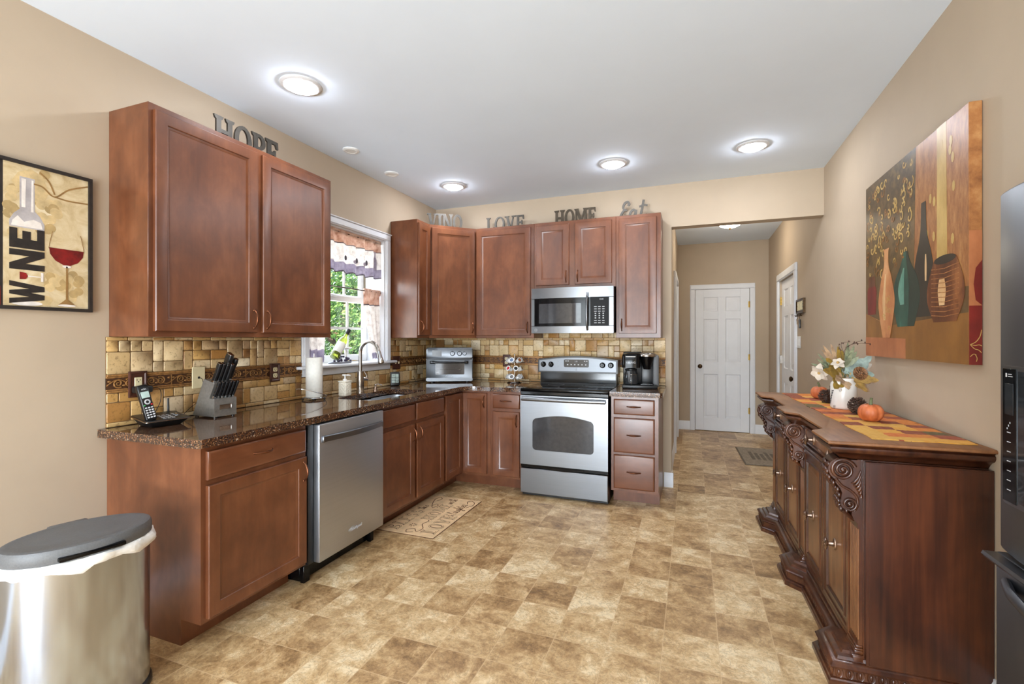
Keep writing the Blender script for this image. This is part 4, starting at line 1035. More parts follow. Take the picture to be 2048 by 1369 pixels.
# ---- knife block with knives
KB = math.radians(86)
r = thing('knife_block', 'grey knife block with a slanted back and low front', 'knife block', (-2.448, 1.858, CZ), KB)
ROOTK = mtx(r)
tilt = math.radians(20)
m = MB('grey_block')
# side profile in y (depth, front negative) - z ; the tall rear part leans forward at its top
def yz(mb, prof, x0, x1, bev=None): mb.loft([[(x0, y, z) for y, z in prof], [(x1, y, z) for y, z in prof]])
wB = 0.062
yz(m, [(0.09, 0.008), (0.0, 0.008), (-0.095, 0.187), (-0.005, 0.207)][::-1], -wB, wB); m.build('tall_block', r, smooth=0)
m = MB('grey_block'); yz(m, [(0.0, 0.008), (-0.092, 0.008), (-0.092, 0.103), (-0.05, 0.106)], -wB, wB); fb = m.build('front_block', r, smooth=0)
q = MB('nickel'); q.rects(-0.034, 0.034, 0.045, 0.07, [(0, -0.092), (0, -0.0945), (0.003, -0.0945), (0.004, -0.093)]); q.build('badge', fb)
q = MB('black_plastic')
for x in (-0.05, 0.05):
    for y in (-0.08, 0.07): q.lathe([(0.009, 0), (0.009, 0.008)], 10, Matrix.Translation((x, y, 0)))
q.build('feet', r)
ax = Vector((0, -0.095, 0.179)).normalized()            # direction of the slots
def knife(label, x, y, z, L, w, t, group, head=None):
    k = thing('kitchen_knife', label, 'knife', r.location.copy(), KB, group)
    up = ax; side = Vector((1, 0, 0)); fwd = up.cross(side).normalized()    # fwd ~ -y/up
    M = frame3((x, y, z), side, -fwd, up)
    h = MB('black_plastic'); h.T = M; lp = []
    for a, s, o in ((0.012, 0.92, 0), (L*0.3, 1.0, 0), (L*0.6, 0.9, 0.001), (L*0.85, 1.05, 0), (L, 0.95, 0)):
        lp.append([(px, py+o, a) for px, py in rrect(-t*s, t*s, -w*s, w*s, t*0.7, 3)])
    h.loft(lp); ho = h.build('handle', k)
    h = MB('chrome'); h.T = M; h.loft([[(px, py, a) for px, py in rrect(-t*1.02, t*1.02, -w, w, t*0.7, 3)] for a in (-0.004, 0.0125)]); h.build('bolster', k); h = MB('chrome'); h.T = M
    h.loft([[(px, py, a) for px, py in rrect(-t*.9, t*.9, -w*.9, w*.9, t*0.6, 3)] for a in (L-0.001, L+0.003)]); h.build('end_cap', k)
    h = MB('nickel'); h.T = M
    for a in (0.3, 0.52, 0.74): h.cyl((-t*1.1, 0, L*a), (t*1.1, 0, L*a), 0.0028, n=8)
    h.build('rivets', ho)
slot = lambda s, x: (x, -0.095+0.09*s, 0.187+0.02*s)
for i, (x, s, L, w, t, lb) in enumerate([(-0.05, 0.3, 0.112, 0.0135, 0.0085, 'first black-handled knife from the left in the top of the block'), (-0.029, 0.3, 0.11, 0.0135, 0.0085, 'second black-handled knife from the left in the top of the block'), (-0.008, 0.28, 0.107, 0.0135, 0.0085, 'third black-handled knife from the left in the top of the block'), (0.012, 0.25, 0.108, 0.016, 0.0095, 'fourth black-handled knife from the left in the top of the block'), (0.022, 0.75, 0.155, 0.022, 0.0125, 'thickest black-handled knife standing highest in the block'), (0.05, 0.55, 0.128, 0.014, 0.0095, 'black-handled knife alone at the right end of the block top')]):
    knife(lb, *slot(s, x), L, w, t, 'large knives in the block')
ordn = ['first', 'second', 'third', 'fourth', 'fifth', 'last']
for i in range(6):
    x = -0.051+i*0.0204
    knife('%s steak knife from the left in the low front row of the block' % ordn[i], x, -0.072, 0.107, 0.098, 0.0088, 0.0066, 'steak knives in the front of the block')

# ---- paper towel holder and roll
PTX, PTY = -2.47, 2.615
r = thing('paper_towel_holder', 'wire paper towel holder with a curved side arm', 'paper towel holder', (PTX, PTY, CZ))
m = MB('chrome'); m.tube([(0.075*math.cos(a), 0.075*math.sin(a), 0.014) for a in [2*PI*k/28 for k in range(28)]], 0.003, 8, closed=True)
for a in (0.3, 2.2, 4.2, 5.4):
    m.tube([(0.012*math.cos(a), 0.012*math.sin(a), 0.014), (0.075*math.cos(a), 0.075*math.sin(a), 0.014)], 0.0028, 8)
m.tube([(0, 0, 0.012), (0, 0, 0.32)], 0.004, 8); m.build('stand', r)
m = MB('black_plastic')
for a in (0.3, 2.2, 4.2, 5.4): m.sphere((0.075*math.cos(a), 0.075*math.sin(a), 0.0075), 0.0075, 10, 6)
m.build('feet', r)
m = MB('chrome'); m.tube(cat([(0.058, 0.05, 0.014), (0.098, 0.01, 0.03), (0.095, -0.06, 0.055), (0.04, -0.13, 0.082), (-0.01, -0.15, 0.088), (-0.02, -0.135, 0.082)], 6), 0.0026, 8); m.build('arm', r)
m = MB('paper'); m.lathe([(0.021, 0.0175), (0.0535, 0.0175), (0.055, 0.0195), (0.055, 0.291), (0.0535, 0.293), (0.021, 0.293)], 40, cap=False)
o = m.build('paper_towel_roll'); o.location = (PTX, PTY, CZ); tag(o, 'white roll of paper towels standing on its wire holder', 'paper towels')
# ---- soap bottle
r = thing('soap_bottle', 'cream embossed soap bottle with a white pump', 'soap dispenser', (-2.412, 2.862, CZ))
m = MB('ceramic_cream'); m.box(-0.034, 0.034, -0.034, 0.034, 0.0, 0.106, 0.008, 3); m.box(-0.036, 0.036, -0.036, 0.036, 0.102, 0.112, 0.004, 2)
for k in range(9):
    z = 0.018+k*0.009
    for s in (1, -1): m.sphere((0.034, s*0.013*math.sin(k*1.1), z), (0.003, 0.007, 0.005), 7, 5); m.sphere((s*0.013*math.sin(k*1.1), -0.034, z), (0.007, 0.003, 0.005), 7, 5)
m.build('bottle', r)
m = MB('white_plastic'); m.lathe([(0.014, 0.112), (0.014, 0.122), (0.009, 0.127), (0.006, 0.128), (0.006, 0.147), (0.011, 0.149), (0.011, 0.155), (0.003, 0.156)], 18); m.tube([(0, 0, 0.152), (0.018, 0.018, 0.153), (0.028, 0.028, 0.149)], [0.006, 0.0045, 0.003], 8); m.tube([(0, 0, 0.153), (-0.014, -0.014, 0.154)], [0.006, 0.005], 8); m.build('pump', r)

# ---- small black clock display and its cord
r = thing('weather_clock', 'small black digital weather clock leaning near the corner of the counter', 'clock', (-2.505, 3.635, CZ), math.radians(38))
Mc = Matrix.Rotation(math.radians(-10), 4, 'X')
m = MB('black_plastic'); m.T = Mc; m.box(-0.042, 0.042, -0.012, 0.014, 0.002, 0.125, 0.008, 2); m.T = None; m.box(-0.035, 0.035, 0.0, 0.05, 0.0, 0.008, 0.003); m.build('case', r)
q = MB('screen'); q.T = Mc
for x0, x1, z0, z1 in ((-0.03, 0.002, 0.078, 0.106), (0.005, 0.03, 0.078, 0.106), (-0.03, -0.002, 0.05, 0.074), (0.002, 0.03, 0.05, 0.074), (-0.03, -0.002, 0.026, 0.046), (0.002, 0.03, 0.026, 0.046)): q.box(x0, x1, -0.0132, -0.0115, z0, z1, 0.0005)
q.mat('ink')
for x, z, tx in ((-0.014, 0.092, '10'), (-0.016, 0.062, '72'), (0.016, 0.062, '45'), (0.016, 0.036, '68')): text(q, tx, 0.02, Matrix.Translation((x, -0.0133, z)) @ FRONT, 0.0003)
q.build('screen', r, smooth=0)
m = MB('black_plastic'); m.tube([Vector((-2.475, 3.685, CZ+0.004))]+[Vector(p) for p in cat([(-2.47, 3.70, CZ+0.003), (-2.44, 3.76, CZ+0.018), (-2.47, 3.80, CZ+0.03), (-2.48, 3.86, CZ+0.02), (-2.46, 3.92, CZ+0.012), (-2.52, 3.99, CZ+0.02), (-2.565, 4.03, CZ+0.06)], 6)], 0.0018, 6)
o = m.build('clock_wire'); tag(o, 'thin black cord lying between the small clock and the toaster oven', 'cord')

# ---- toaster oven
r = thing('toaster_oven', 'stainless toaster oven in the corner of the counter', 'toaster oven', (-2.213, 4.118, CZ), math.radians(25))
w2_ = 0.225
m = MB('black_plastic'); m.loft([[(x, y, z) for x, z in rrect(-w2_, w2_, 0.02, 0.335, 0.03, 5)] for y in (0.004, 0.205)])
for x in (-0.17, 0.17):
    for y in (0.03, 0.18): m.lathe([(0.013, 0), (0.013, 0.021)], 12, Matrix.Translation((x, y, 0)))
m.build('body', r)
m = MB('steel_dimmed'); m.loft([[(x, y, z) for x, z in rrect(-w2_+i, w2_-i, 0.225+i, 0.34-i, 0.022, 5)] for y, i in ((0.01, 0), (-0.012, 0), (-0.016, 0.004))]); tp = m.build('control_panel', r)
m = MB('steel_dimmed'); m.loft([[(x, y, z) for x, z in rrect(-w2_+i, w2_-i, 0.026+i, 0.219-i, 0.012, 4)] for y, i in ((0.008, 0), (-0.011, 0), (-0.015, 0.004))]); td = m.build('door', r)
m = MB('steel_dimmed'); m.loft([[(x, y, z) for x, z in rrect(-w2_, w2_, 0.012, 0.046, 0.014, 4)] for y in (0.012, -0.018)]); m.build('crumb_tray', r)
q = MB('oven_glass'); q.loft([[(x, y, z) for x, z in rrect(-0.135, 0.145, 0.078, 0.19, 0.008, 3)] for y in (-0.013, -0.0165)]); tw = q.build('window', td)
q = MB('marking')
for z in (0.088, 0.108, 0.142, 0.17):
    q.box(-0.128, -0.108, -0.0172, -0.0163, z, z+0.007)
q.build('icons', tw, smooth=0); q = MB('marking'); text(q, 'Cuisinart', 0.02, Matrix.Translation((0.0, -0.0152, 0.06)) @ FRONT, 0.0003); q.build('lettering', td, smooth=0); q = MB('nickel'); q.tube([(-0.095, -0.0166, 0.128), (0.12, -0.0166, 0.128)], 0.0008, 4); q.build('rack', tw)
h = MB('black_gloss'); h.tube([(-0.165, -0.048, 0.197), (0.165, -0.048, 0.197)], 0.010, 12)
for x in (-0.165, 0.165): h.box(x-0.02, x+0.02, -0.056, -0.014, 0.184, 0.212, 0.005, 2)
h.build('handle', td)
q = MB('display'); q.loft([[(x, y, z) for x, z in rrect(-0.165, -0.075, 0.253, 0.312, 0.004, 2)] for y in (-0.0155, -0.0175)]); q.build('display', tp)
for x in (0.03, 0.098, 0.147):
    k = MB('steel_dimmed'); rd = 0.024 if x < 0.14 else 0.02; k.lathe([(rd, 0.0), (rd, 0.004), (rd*0.85, 0.006), (rd*0.8, 0.022), (rd*0.7, 0.025), (0.001, 0.025)], 22, Matrix.Translation((x, -0.0155, 0.282)) @ FRONT); k.mat('black_plastic'); k.box(x-0.002, x+0.002, -0.0412, -0.04, 0.282, 0.298); k.build('knob', tp)

# ---- coffee pod carousel
CPX, CPY = -1.615, 4.33
r = thing('pod_carousel', 'chrome coffee pod carousel on the back counter', 'pod rack', (CPX, CPY, CZ))
m = MB('chrome'); m.lathe([(0.072, 0), (0.074, 0.006), (0.07, 0.012), (0.03, 0.014), (0.002, 0.014)], 28); m.build('base', r)
m = MB('chrome'); m.tube([(0, 0, 0.012), (0, 0, 0.27)], 0.004, 8); m.sphere((0, 0, 0.272), 0.008, 10, 6)
TIERS = (0.055, 0.135, 0.215)
for z in TIERS:
    for k in range(6):
        a = PI/6+k*PI/3+(0.0 if z != 0.135 else PI/6)
        c = Vector((0.062*math.cos(a), 0.062*math.sin(a), z)); o_ = Vector((math.cos(a), math.sin(a), 0.45)).normalized(); u = Vector((-math.sin(a), math.cos(a), 0)); v = o_.cross(u)
        m.tube([c+o_*0.012+(u*math.cos(b)+v*math.sin(b))*0.0235 for b in [2*PI*j/14 for j in range(14)]], 0.0014, 5, closed=True)
        m.tube([(0, 0, z), c-o_*0.004], 0.0014, 5)
m.build('frame', r)
lids = ['red_mark', 'ink', 'leaf_ochre', 'resin_grey', 'ink_grey', 'marking']
plain('lid_blue', (90, 110, 140), 0.4); plain('lid_coffee', (150, 90, 60), 0.4); lids += ['lid_blue', 'lid_coffee']
pod0 = {}
tn = ['bottom', 'middle', 'top']; front_ord = {4: 'front', 3: 'front-left', 5: 'front-right', 2: 'back-left', 0: 'back-right', 1: 'back'}
rp = random.Random(4)
for ti, z in enumerate(TIERS):
    for k in range(6):
        a = PI/6+k*PI/3+(0.0 if z != 0.135 else PI/6)
        if math.sin(a) > 0.6: continue
        c = Vector((0.062*math.cos(a), 0.062*math.sin(a), z)); o_ = Vector((math.cos(a), math.sin(a), 0.45)).normalized()
        az = 'left' if math.cos(a) < -0.7 else 'right' if math.cos(a) > 0.7 else 'front-left' if math.cos(a) < -0.2 else 'front-right' if math.cos(a) > 0.2 else 'front'
        if ti != 1: az = {4: 'front', 3: 'front-left', 5: 'front-right', 2: 'left', 0: 'right'}.get(k, az)
        col_ = lids[(ti*5+k) % len(lids)]
        cn = {'red_mark': 'red', 'ink': 'black', 'leaf_ochre': 'tan', 'resin_grey': 'grey', 'ink_grey': 'dark grey', 'marking': 'pale', 'lid_blue': 'blue', 'lid_coffee': 'brown'}[col_]
        u = Vector((-math.sin(a), math.cos(a), 0)); v = o_.cross(u)
        p = thing('coffee_pod', 'white coffee pod with %s lid at the %s of the carousel, %s tier' % (cn, az, tn[ti]), 'coffee pod', (CPX, CPY, CZ), 0, 'coffee pods in the carousel')
        M = frame3(c, u, v, o_)
        q = MB('white_plastic'); q.T = M; q.lathe([(0.0165, -0.026), (0.018, -0.0255), (0.0222, 0.015), (0.0262, 0.016), (0.0262, 0.018)], 18); co = q.build('cup', p)
        q = MB(col_); q.T = M; q.lathe([(0.0175, 0.0181), (0.0175, 0.0187)], 18); q.build('lid', p)
# ---- coffee maker
r = thing('coffee_maker', 'black coffee maker with a carafe and a silver brew lid, right of the range', 'coffee maker', (-0.413, 4.135, CZ), math.radians(6))
m = MB('black_plastic'); m.box(-0.145, 0.145, 0.0, 0.22, 0.0, 0.032, 0.008, 2); bs = m.build('base', r)
m = MB('black_plastic'); m.box(-0.14, 0.02, 0.13, 0.23, 0.03, 0.31, 0.01, 2); m.box(0.015, 0.115, 0.10, 0.22, 0.03, 0.20, 0.01, 2); m.build('column', r)
m = MB('black_gloss'); m.loft([[(x, y, z) for x, y in rrect(-0.148+i, 0.005, -0.01+i, 0.20, 0.035, 5)] for z, i in ((0.178, 0), (0.272, 0.0), (0.292, 0.006), (0.301, 0.03))]); hd = m.build('brew_head', r)
q = MB('marking'); text(q, 'KEURIG', 0.022, Matrix.Translation((-0.072, -0.0105, 0.222)) @ FRONT, 0.0006); q.build('logo', hd, smooth=0)
q = MB('nickel'); q.tube([(-0.115+0.08*i/8, -0.011, 0.273) for i in range(9)], 0.002, 6); q.build('trim_line', hd)
m = MB('black_gloss'); m.lathe([(0.03, 0.165), (0.034, 0.18), (0.056, 0.262), (0.058, 0.275)], 24, Matrix.Translation((0.06, 0.055, 0))); m.build('pod_holder', r)
m = MB('nickel'); m.lathe([(0.072, 0.272), (0.076, 0.276), (0.076, 0.292), (0.07, 0.30), (0.058, 0.301)], 28, Matrix.Translation((0.06, 0.06, 0)), cap=False); m.mat('black_plastic'); m.lathe([(0.066, 0.29), (0.05, 0.303), (0.002, 0.305)], 24, Matrix.Translation((0.06, 0.06, 0))); m.build('brew_lid', r)
m = MB('grey_plastic'); m.box(0.108, 0.158, 0.06, 0.235, 0.012, 0.285, 0.012, 3); m.build('water_tank', r)
m = MB('black_gloss'); m.box(0.005, 0.112, 0.01, 0.10, 0.032, 0.045, 0.004); m.build('drip_tray', r)
rc = thing('coffee_carafe', 'dark glass coffee carafe sitting in the coffee maker', 'carafe', r.location.copy(), math.radians(6))
Mc = Matrix.Translation((-0.072, 0.055, 0.033))
m = MB('carafe_dark'); m.T = Mc; m.lathe([(0.048, 0.0), (0.06, 0.006), (0.064, 0.05), (0.058, 0.09), (0.046, 0.115), (0.046, 0.12)], 28); m.build('jug', rc)
m = MB('black_plastic'); m.T = Mc; m.lathe([(0.048, 0.118), (0.05, 0.122), (0.05, 0.132), (0.03, 0.138), (0.002, 0.138)], 24); m.build('lid', rc)
m = MB('nickel'); m.T = Mc; m.tube([(0.0605*math.cos(a), 0.0605*math.sin(a), 0.088) for a in [2*PI*k/28 for k in range(28)]], 0.002, 6, closed=True); m.build('band', rc)
m = MB('grey_plastic'); m.T = Mc; m.tube(cat([(-0.012, -0.058, 0.112), (-0.014, -0.085, 0.108), (-0.014, -0.088, 0.06), (-0.012, -0.066, 0.025)], 6), 0.008, 8, flat=1.3); m.build('handle', rc)

# ---- window dressing: rods, valance, cafe curtains
def rod(label, x, z, y0, y1):
    m = MB('dark_bronze'); m.tube([(x, y0, z), (x, y1, z)], 0.005, 10)
    for y in (y0, y1): m.sphere((x, y, z), 0.0075, 10, 6)
    o = m.build('curtain_rod'); tag(o, label, 'curtain rod', 'rods in the window')
XR1 = XL-0.035
rod('thin dark rod carrying the valance at the top of the window', XR1, 2.192, WY0+0.018, WY1-0.018)
rod('thin dark cafe rod across the middle of the window', XR1, 1.752, WY0+0.018, WY1-0.018)
def drape(name, label, y0, y1, z0, z1, nf, bands, gather=0.0, taper=None, seed=1, prints=(), head=0.02, amp=0.014):
    """hanging cloth: bands = [(fraction from the top, material)...]; taper(t) -> (y0, y1) at height fraction t from the top"""
    r = thing(name, label, 'curtain', (XR1, y0, z0), 0, 'curtains in the sink window'); rr = random.Random(seed)
    NU, NV = nf*10, 30; ph = [rr.uniform(0, 6.28) for _ in range(4)]
    def P(u, t):
        a, c = (y0, y1) if taper is None else taper(t)
        am = amp*(0.35+0.65*min(1, t*3)); x = am*math.sin(2*PI*nf*u+ph[0]+0.5*math.sin(3*u+ph[1]))+0.3*am*math.sin(2*PI*nf*2.3*u+ph[2])
        if t < 0.09: x *= 0.55
        zz = z1+head-(z1+head-z0)*t+0.006*math.sin(2*PI*nf*u+ph[0])*t
        return Vector((x-0.002, (a+(c-a)*u)-y0, zz-z0))
    prev = 0.0
    for bi, (fr_, mt) in enumerate(bands):
        m = MB(mt); nv = max(2, round(NV*(fr_-prev))); vs = []; fs = []
        for side in (0, 1):
            for j in range(nv+1):
                t = prev+(fr_-prev)*j/nv
                for i in range(NU+1):
                    p = P(i/NU, t); p.x += 0.0011 if side else 0.0
                    if t < 0.085: p.x += (0.0085 if side else -0.0085)*(1 if 0.02 < t else 0.75)
                    vs.append(p)
        K = (nv+1)*(NU+1); w = NU+1
        for j in range(nv):
            for i in range(NU):
                a = j*w+i; fs.append((a, a+1, a+w+1, a+w)); fs.append((K+a, K+a+w, K+a+w+1, K+a+1))
        for i in range(NU):
            fs.append((i, K+i, K+i+1, i+1)); a = nv*w+i; fs.append((a, a+1, K+a+1, K+a))
        for j in range(nv):
            a = j*w; fs.append((a, a+w, K+a+w, K+a)); a = j*w+NU; fs.append((a, K+a, K+a+w, a+w))
        m.add(vs, fs); m.build({0: 'heading', 1: 'panel', 2: 'hem_band'}.get(bi, 'piping'), r, smooth=60); prev = fr_
    for (u, t, w_, h_, mt, kind) in prints:
        m = MB(mt); y_a, y_c = (y0, y1) if taper is None else taper(t)
        c = P(u, t)
        if kind == 'bottle': poly = [(-w_/2, 0), (w_/2, 0), (w_/2, h_*0.55), (w_*0.18, h_*0.72), (w_*0.18, h_), (-w_*0.18, h_), (-w_*0.18, h_*0.72), (-w_/2, h_*0.55)]
        else: poly = circ(0, h_/2, w_/2, 14, h_/2)
        m.prism(ccw(poly), 0.0, 0.002, frame3((c.x+0.0165, c.y, c.z), (0, 1, 0), (0, 0, 1), (1, 0, 0))); m.build('print', r, smooth=0)
    return r
drape('valance', 'short printed valance across the top of the sink window', WY0+0.022, WY1-0.022, 1.872, 2.192, 7, [(0.30, 'cloth_rust'), (0.32, 'cloth_ink'), (0.76, 'cloth_cream'), (0.97, 'cloth_mauve'), (1.0, 'cloth_ink')], seed=3,
      prints=[(0.90, 0.78, 0.045, 0.16, 'cloth_mauve', 'bottle'), (0.74, 0.74, 0.028, 0.045, 'cloth_ink', 'dot'), (0.72, 0.76, 0.045, 0.03, 'cloth_mauve', 'dot'), (0.6, 0.74, 0.026, 0.045, 'cloth_ink', 'dot'), (0.58, 0.76, 0.045, 0.03, 'cloth_mauve', 'dot'), (0.44, 0.73, 0.026, 0.04, 'cloth_ink', 'dot')])
drape('cafe_curtain', 'cafe curtain panel gathered at the right side of the sink window', 3.35, WY1-0.016, 1.165, 1.752, 3, [(0.22, 'cloth_rust'), (0.235, 'cloth_ink'), (0.92, 'cloth_cream'), (1.0, 'cloth_mauve')], seed=5, taper=lambda t: (3.355+0.13*max(0, t-0.25)/0.75, WY1-0.018))
drape('cafe_curtain', 'cafe curtain panel gathered at the left side of the sink window', WY0+0.016, 2.93, 1.165, 1.752, 3, [(0.22, 'cloth_rust'), (0.235, 'cloth_ink'), (0.85, 'cloth_cream'), (1.0, 'cloth_mauve')], seed=6, taper=lambda t: (WY0+0.018, 2.93-0.04*t))

# ---- window sill: wine bottle holder and bottle
SZ = WZ0+0.0025
r = thing('bottle_holder', 'grey resin bottle holder with grapes on the window sill', 'bottle holder', (XL-0.045, 3.07, SZ))
m = MB('resin_grey'); m.lathe([(0.05, 0), (0.055, 0.006), (0.05, 0.013), (0.02, 0.015), (0.002, 0.015)], 24, Matrix.Diagonal((0.85, 2.4, 1, 1))); m.build('base', r)
m = MB('grape'); rg = random.Random(2)
for k in range(34):
    y = rg.gauss(-0.0, 0.04); z = 0.018+abs(rg.gauss(0, 0.018)); m.sphere((0.02+rg.uniform(-0.018, 0.02), y, z), 0.0095, 8, 6)
m.build('grapes', r)
m = MB('ceramic'); m.lathe([(0.01, 0.06), (0.012, 0.09), (0.045, 0.105), (0.05, 0.113), (0.03, 0.11), (0.002, 0.106)], 20, Matrix.Translation((-0.028, 0.10, 0.012))); m.tube([(-0.028, 0.10, 0.012), (-0.028, 0.1, 0.075)], 0.008, 8); m.build('dish', r)
m = MB('leaf_olive')
for k in range(4): m.box(-0.02, 0.02, 0.08+k*0.03, 0.105+k*0.03, 0.0145, 0.018, 0.002)
m.build('leaves', r)
rb = thing('wine_bottle', 'wine bottle with a pale label leaning in the sill holder', 'bottle', (XL-0.045, 3.07, SZ))
dirb = Vector((0.0, 0.62, 0.78)).normalized(); u = Vector((1, 0, 0)); Mbt = frame3((0.016, -0.088, 0.048), u, dirb.cross(u), dirb)
m = MB('bottle_glass'); m.T = Mbt; m.lathe([(0.01, 0.0), (0.034, 0.002), (0.036, 0.008), (0.036, 0.155), (0.03, 0.182), (0.0155, 0.205), (0.0135, 0.225), (0.0135, 0.27), (0.015, 0.272), (0.015, 0.28)], 28); m.build('glass', rb)
m = MB('paper'); m.T = Mbt; m.lathe([(0.0362, 0.045), (0.0366, 0.046), (0.0366, 0.138), (0.0362, 0.139)], 28, cap=False); m.build('label', rb)
m = MB('ink'); m.T = Mbt; m.lathe([(0.0142, 0.236), (0.0146, 0.237), (0.0156, 0.271), (0.0156, 0.283), (0.002, 0.284)], 22, cap=False); m.build('foil', rb)

# ---- framed wine picture on the left wall
r = thing('wine_picture', 'framed WINE picture with a bottle and glass of red wine on the left wall', 'picture', (XL, 1.05, 1.76))
MPic = frame3((0.001, 0, 0), (0, 1, 0), (-1, 0, 0), (0, 0, 1)); PY0, PY1, PZ0, PZ1 = -0.36, 0.305, -0.302, 0.308
t = NT('print_parchment'); n = t.noise(t.coord(), 9, 6, 0.6, 1.5); n3 = t.noise(t.coord((1, 1, 1)), 32, 4)
t.set(Base_Color=t.ramp(t.math('ADD', t.math('MULTIPLY', n, 0.8), t.math('MULTIPLY', n3, 0.2)), [(0.3, (170, 144, 100)), (0.5, (202, 182, 142)), (0.7, (220, 206, 174))]), Roughness=0.6)
plain('print_silver', (172, 166, 166), 0.6, 0, 0.12, 14); plain('print_white', (222, 214, 206), 0.6); plain('print_black', (34, 27, 22), 0.6, 0, 0.3, 40); plain('print_red', (104, 18, 16), 0.5, 0, 0.4, 18); plain('print_grape', (196, 172, 126), 0.6, 0, 0.12, 20); plain('print_grape_dark', (172, 147, 100), 0.6, 0, 0.12, 20); plain('print_brown', (140, 106, 60), 0.6, 0, 0.1)
f = MB('print_black')
f.rects(PY0, PY1, PZ0, PZ1, [(0, 0), (0, -0.018), (0.0, -0.022), (0.014, -0.022), (0.014, -0.012)], MPic); f.build('frame', r)
p = MB('print_parchment'); lay = [0]
def flat(poly, mt, off):
    p.mat(mt); p.prism(ccw(poly), 0.0, 0.0004, MPic @ Matrix.Translation((0, -0.0125-off*0.0004, 0)) @ FRONT)
R4 = lambda a, b_, c, d: [(a, c), (b_, c), (b_, d), (a, d)]
flat(R4(0.0+0.005, PY1-0.014, PZ0+0.014, PZ1-0.014), 'print_parchment', 0)
flat(R4(PY0+0.014, 0.005, PZ0+0.014, PZ1-0.014), 'print_black', 0); flat(R4(PY0+0.014, -0.002, PZ0+0.014, PZ0+0.09), 'print_red', 1)
rg = random.Random(9)
for k in range(26): x, z = rg.uniform(0.14, 0.27), rg.gauss(-0.19, 0.035); flat(circ(x, z, 0.018, 14), 'print_grape_dark' if k % 2 else 'print_grape', 1+k*0.02)
for k in range(18): x, z = rg.uniform(0.12, 0.18), rg.gauss(0.10, 0.05); flat(circ(x, z, 0.019, 14), 'print_grape' if k % 2 else 'print_grape_dark', 1+k*0.02)
for k in range(10): x, z = rg.uniform(0.02, 0.05), rg.gauss(0.10, 0.05); flat(circ(x, z, 0.019, 14), 'print_grape' if k % 2 else 'print_grape_dark', 1+k*0.02)
for s in ([(0.29, 0.27), (0.22, 0.235), (0.17, 0.19), (0.13, 0.22), (0.10, 0.225)], [(0.17, 0.19), (0.22, 0.185), (0.29, 0.19)], [(0.17, 0.2), (0.15, 0.25), (0.12, 0.28)]):
    p.mat('print_brown'); p.ribbon([(q.x, q.y) for q in cat(s)], 0.006, 0, 0.0004, MPic @ Matrix.Translation((0, -0.0134, 0)) @ FRONT)
flat([(0.06, 0.17), (0.13, 0.14), (0.15, 0.2), (0.13, 0.265), (0.09, 0.285), (0.05, 0.26), (0.03, 0.22)], 'print_grape', 1.3)
# bottle carrying the word, turned upright; glass of red wine
bx = 0.079; bw = 0.056
flat([(bx-bw, 0.06), (bx-bw, 0.035), (bx+bw, 0.035), (bx+bw, 0.06), (bx+bw*0.75, 0.09), (bx+0.024, 0.11), (bx+0.024, 0.245), (bx-0.024, 0.245), (bx-0.024, 0.11), (bx-bw*0.75, 0.09)], 'print_silver', 2)
flat([(bx-0.018, 0.12), (bx-0.006, 0.12), (bx-0.004, 0.238), (bx-0.018, 0.238)], 'print_white', 3); flat([(bx+0.012, 0.105), (bx+0.02, 0.105), (bx+0.02, 0.238), (bx+0.014, 0.238)], 'print_white', 3)
flat([(bx-bw+0.006, 0.04), (bx+bw-0.006, 0.04), (bx+bw-0.012, 0.066), (bx+0.02, 0.075), (bx-0.01, 0.06), (bx-0.03, 0.082), (bx-bw+0.01, 0.06)], 'print_white', 3)
flat(circ(bx, PZ0+0.026, 0.05, 18, 0.010), 'print_white', 2)
def block(ch, z, h):                                     # letters lying on their side, reading upwards
    F = lambda pts, mt='print_black', o=4: flat([(bx+bw-2*bw*v, z+h*u_) for u_, v in pts], mt, o)
    if ch == 'W': F([(0, 1), (0.22, 1), (0.32, 0.45), (0.42, 1), (0.58, 1), (0.68, 0.45), (0.78, 1), (1, 1), (0.8, 0), (0.58, 0), (0.5, 0.4), (0.42, 0), (0.2, 0)])
    if ch == 'N': F([(0, 0), (0, 1), (0.3, 1), (0.7, 0.45), (0.7, 1), (1, 1), (1, 0), (0.7, 0), (0.3, 0.55), (0.3, 0)])
    if ch == 'E': F([(0, 0), (0, 1), (0.95, 1), (0.95, 0.78), (0.45, 0.78), (0.45, 0.64), (0.85, 0.64), (0.85, 0.40), (0.45, 0.40), (0.45, 0.22), (1, 0.22), (1, 0)])
block('W', -0.278, 0.092); block('N', -0.138, 0.082); block('E', -0.05, 0.085)
F = lambda pts, mt, o=4: flat(pts, mt, o)
F([(bx-0.024, -0.148), (bx-0.024, -0.178), (bx-0.005, -0.176), (bx+0.002, -0.163), (bx-0.005, -0.15)], 'print_red'); F(R4(bx, bx+0.045, -0.165, -0.161), 'print_white'); F(R4(bx+0.044, bx+0.052, -0.182, -0.144), 'print_white')
gx = 0.212
F([(gx-0.062, -0.03), (gx+0.062, -0.03), (gx+0.058, -0.058), (gx+0.04, -0.084), (gx+0.012, -0.1), (gx-0.012, -0.1), (gx-0.04, -0.084), (gx-0.058, -0.058)], 'print_red')
for sg in (-1, 1):
    p.mat('print_brown'); p.ribbon([(gx+sg*0.05, 0.04), (gx+sg*0.06, -0.01), (gx+sg*0.063, -0.035)], 0.002, 0, 0.0004, MPic @ Matrix.Translation((0, -0.0142, 0)) @ FRONT)
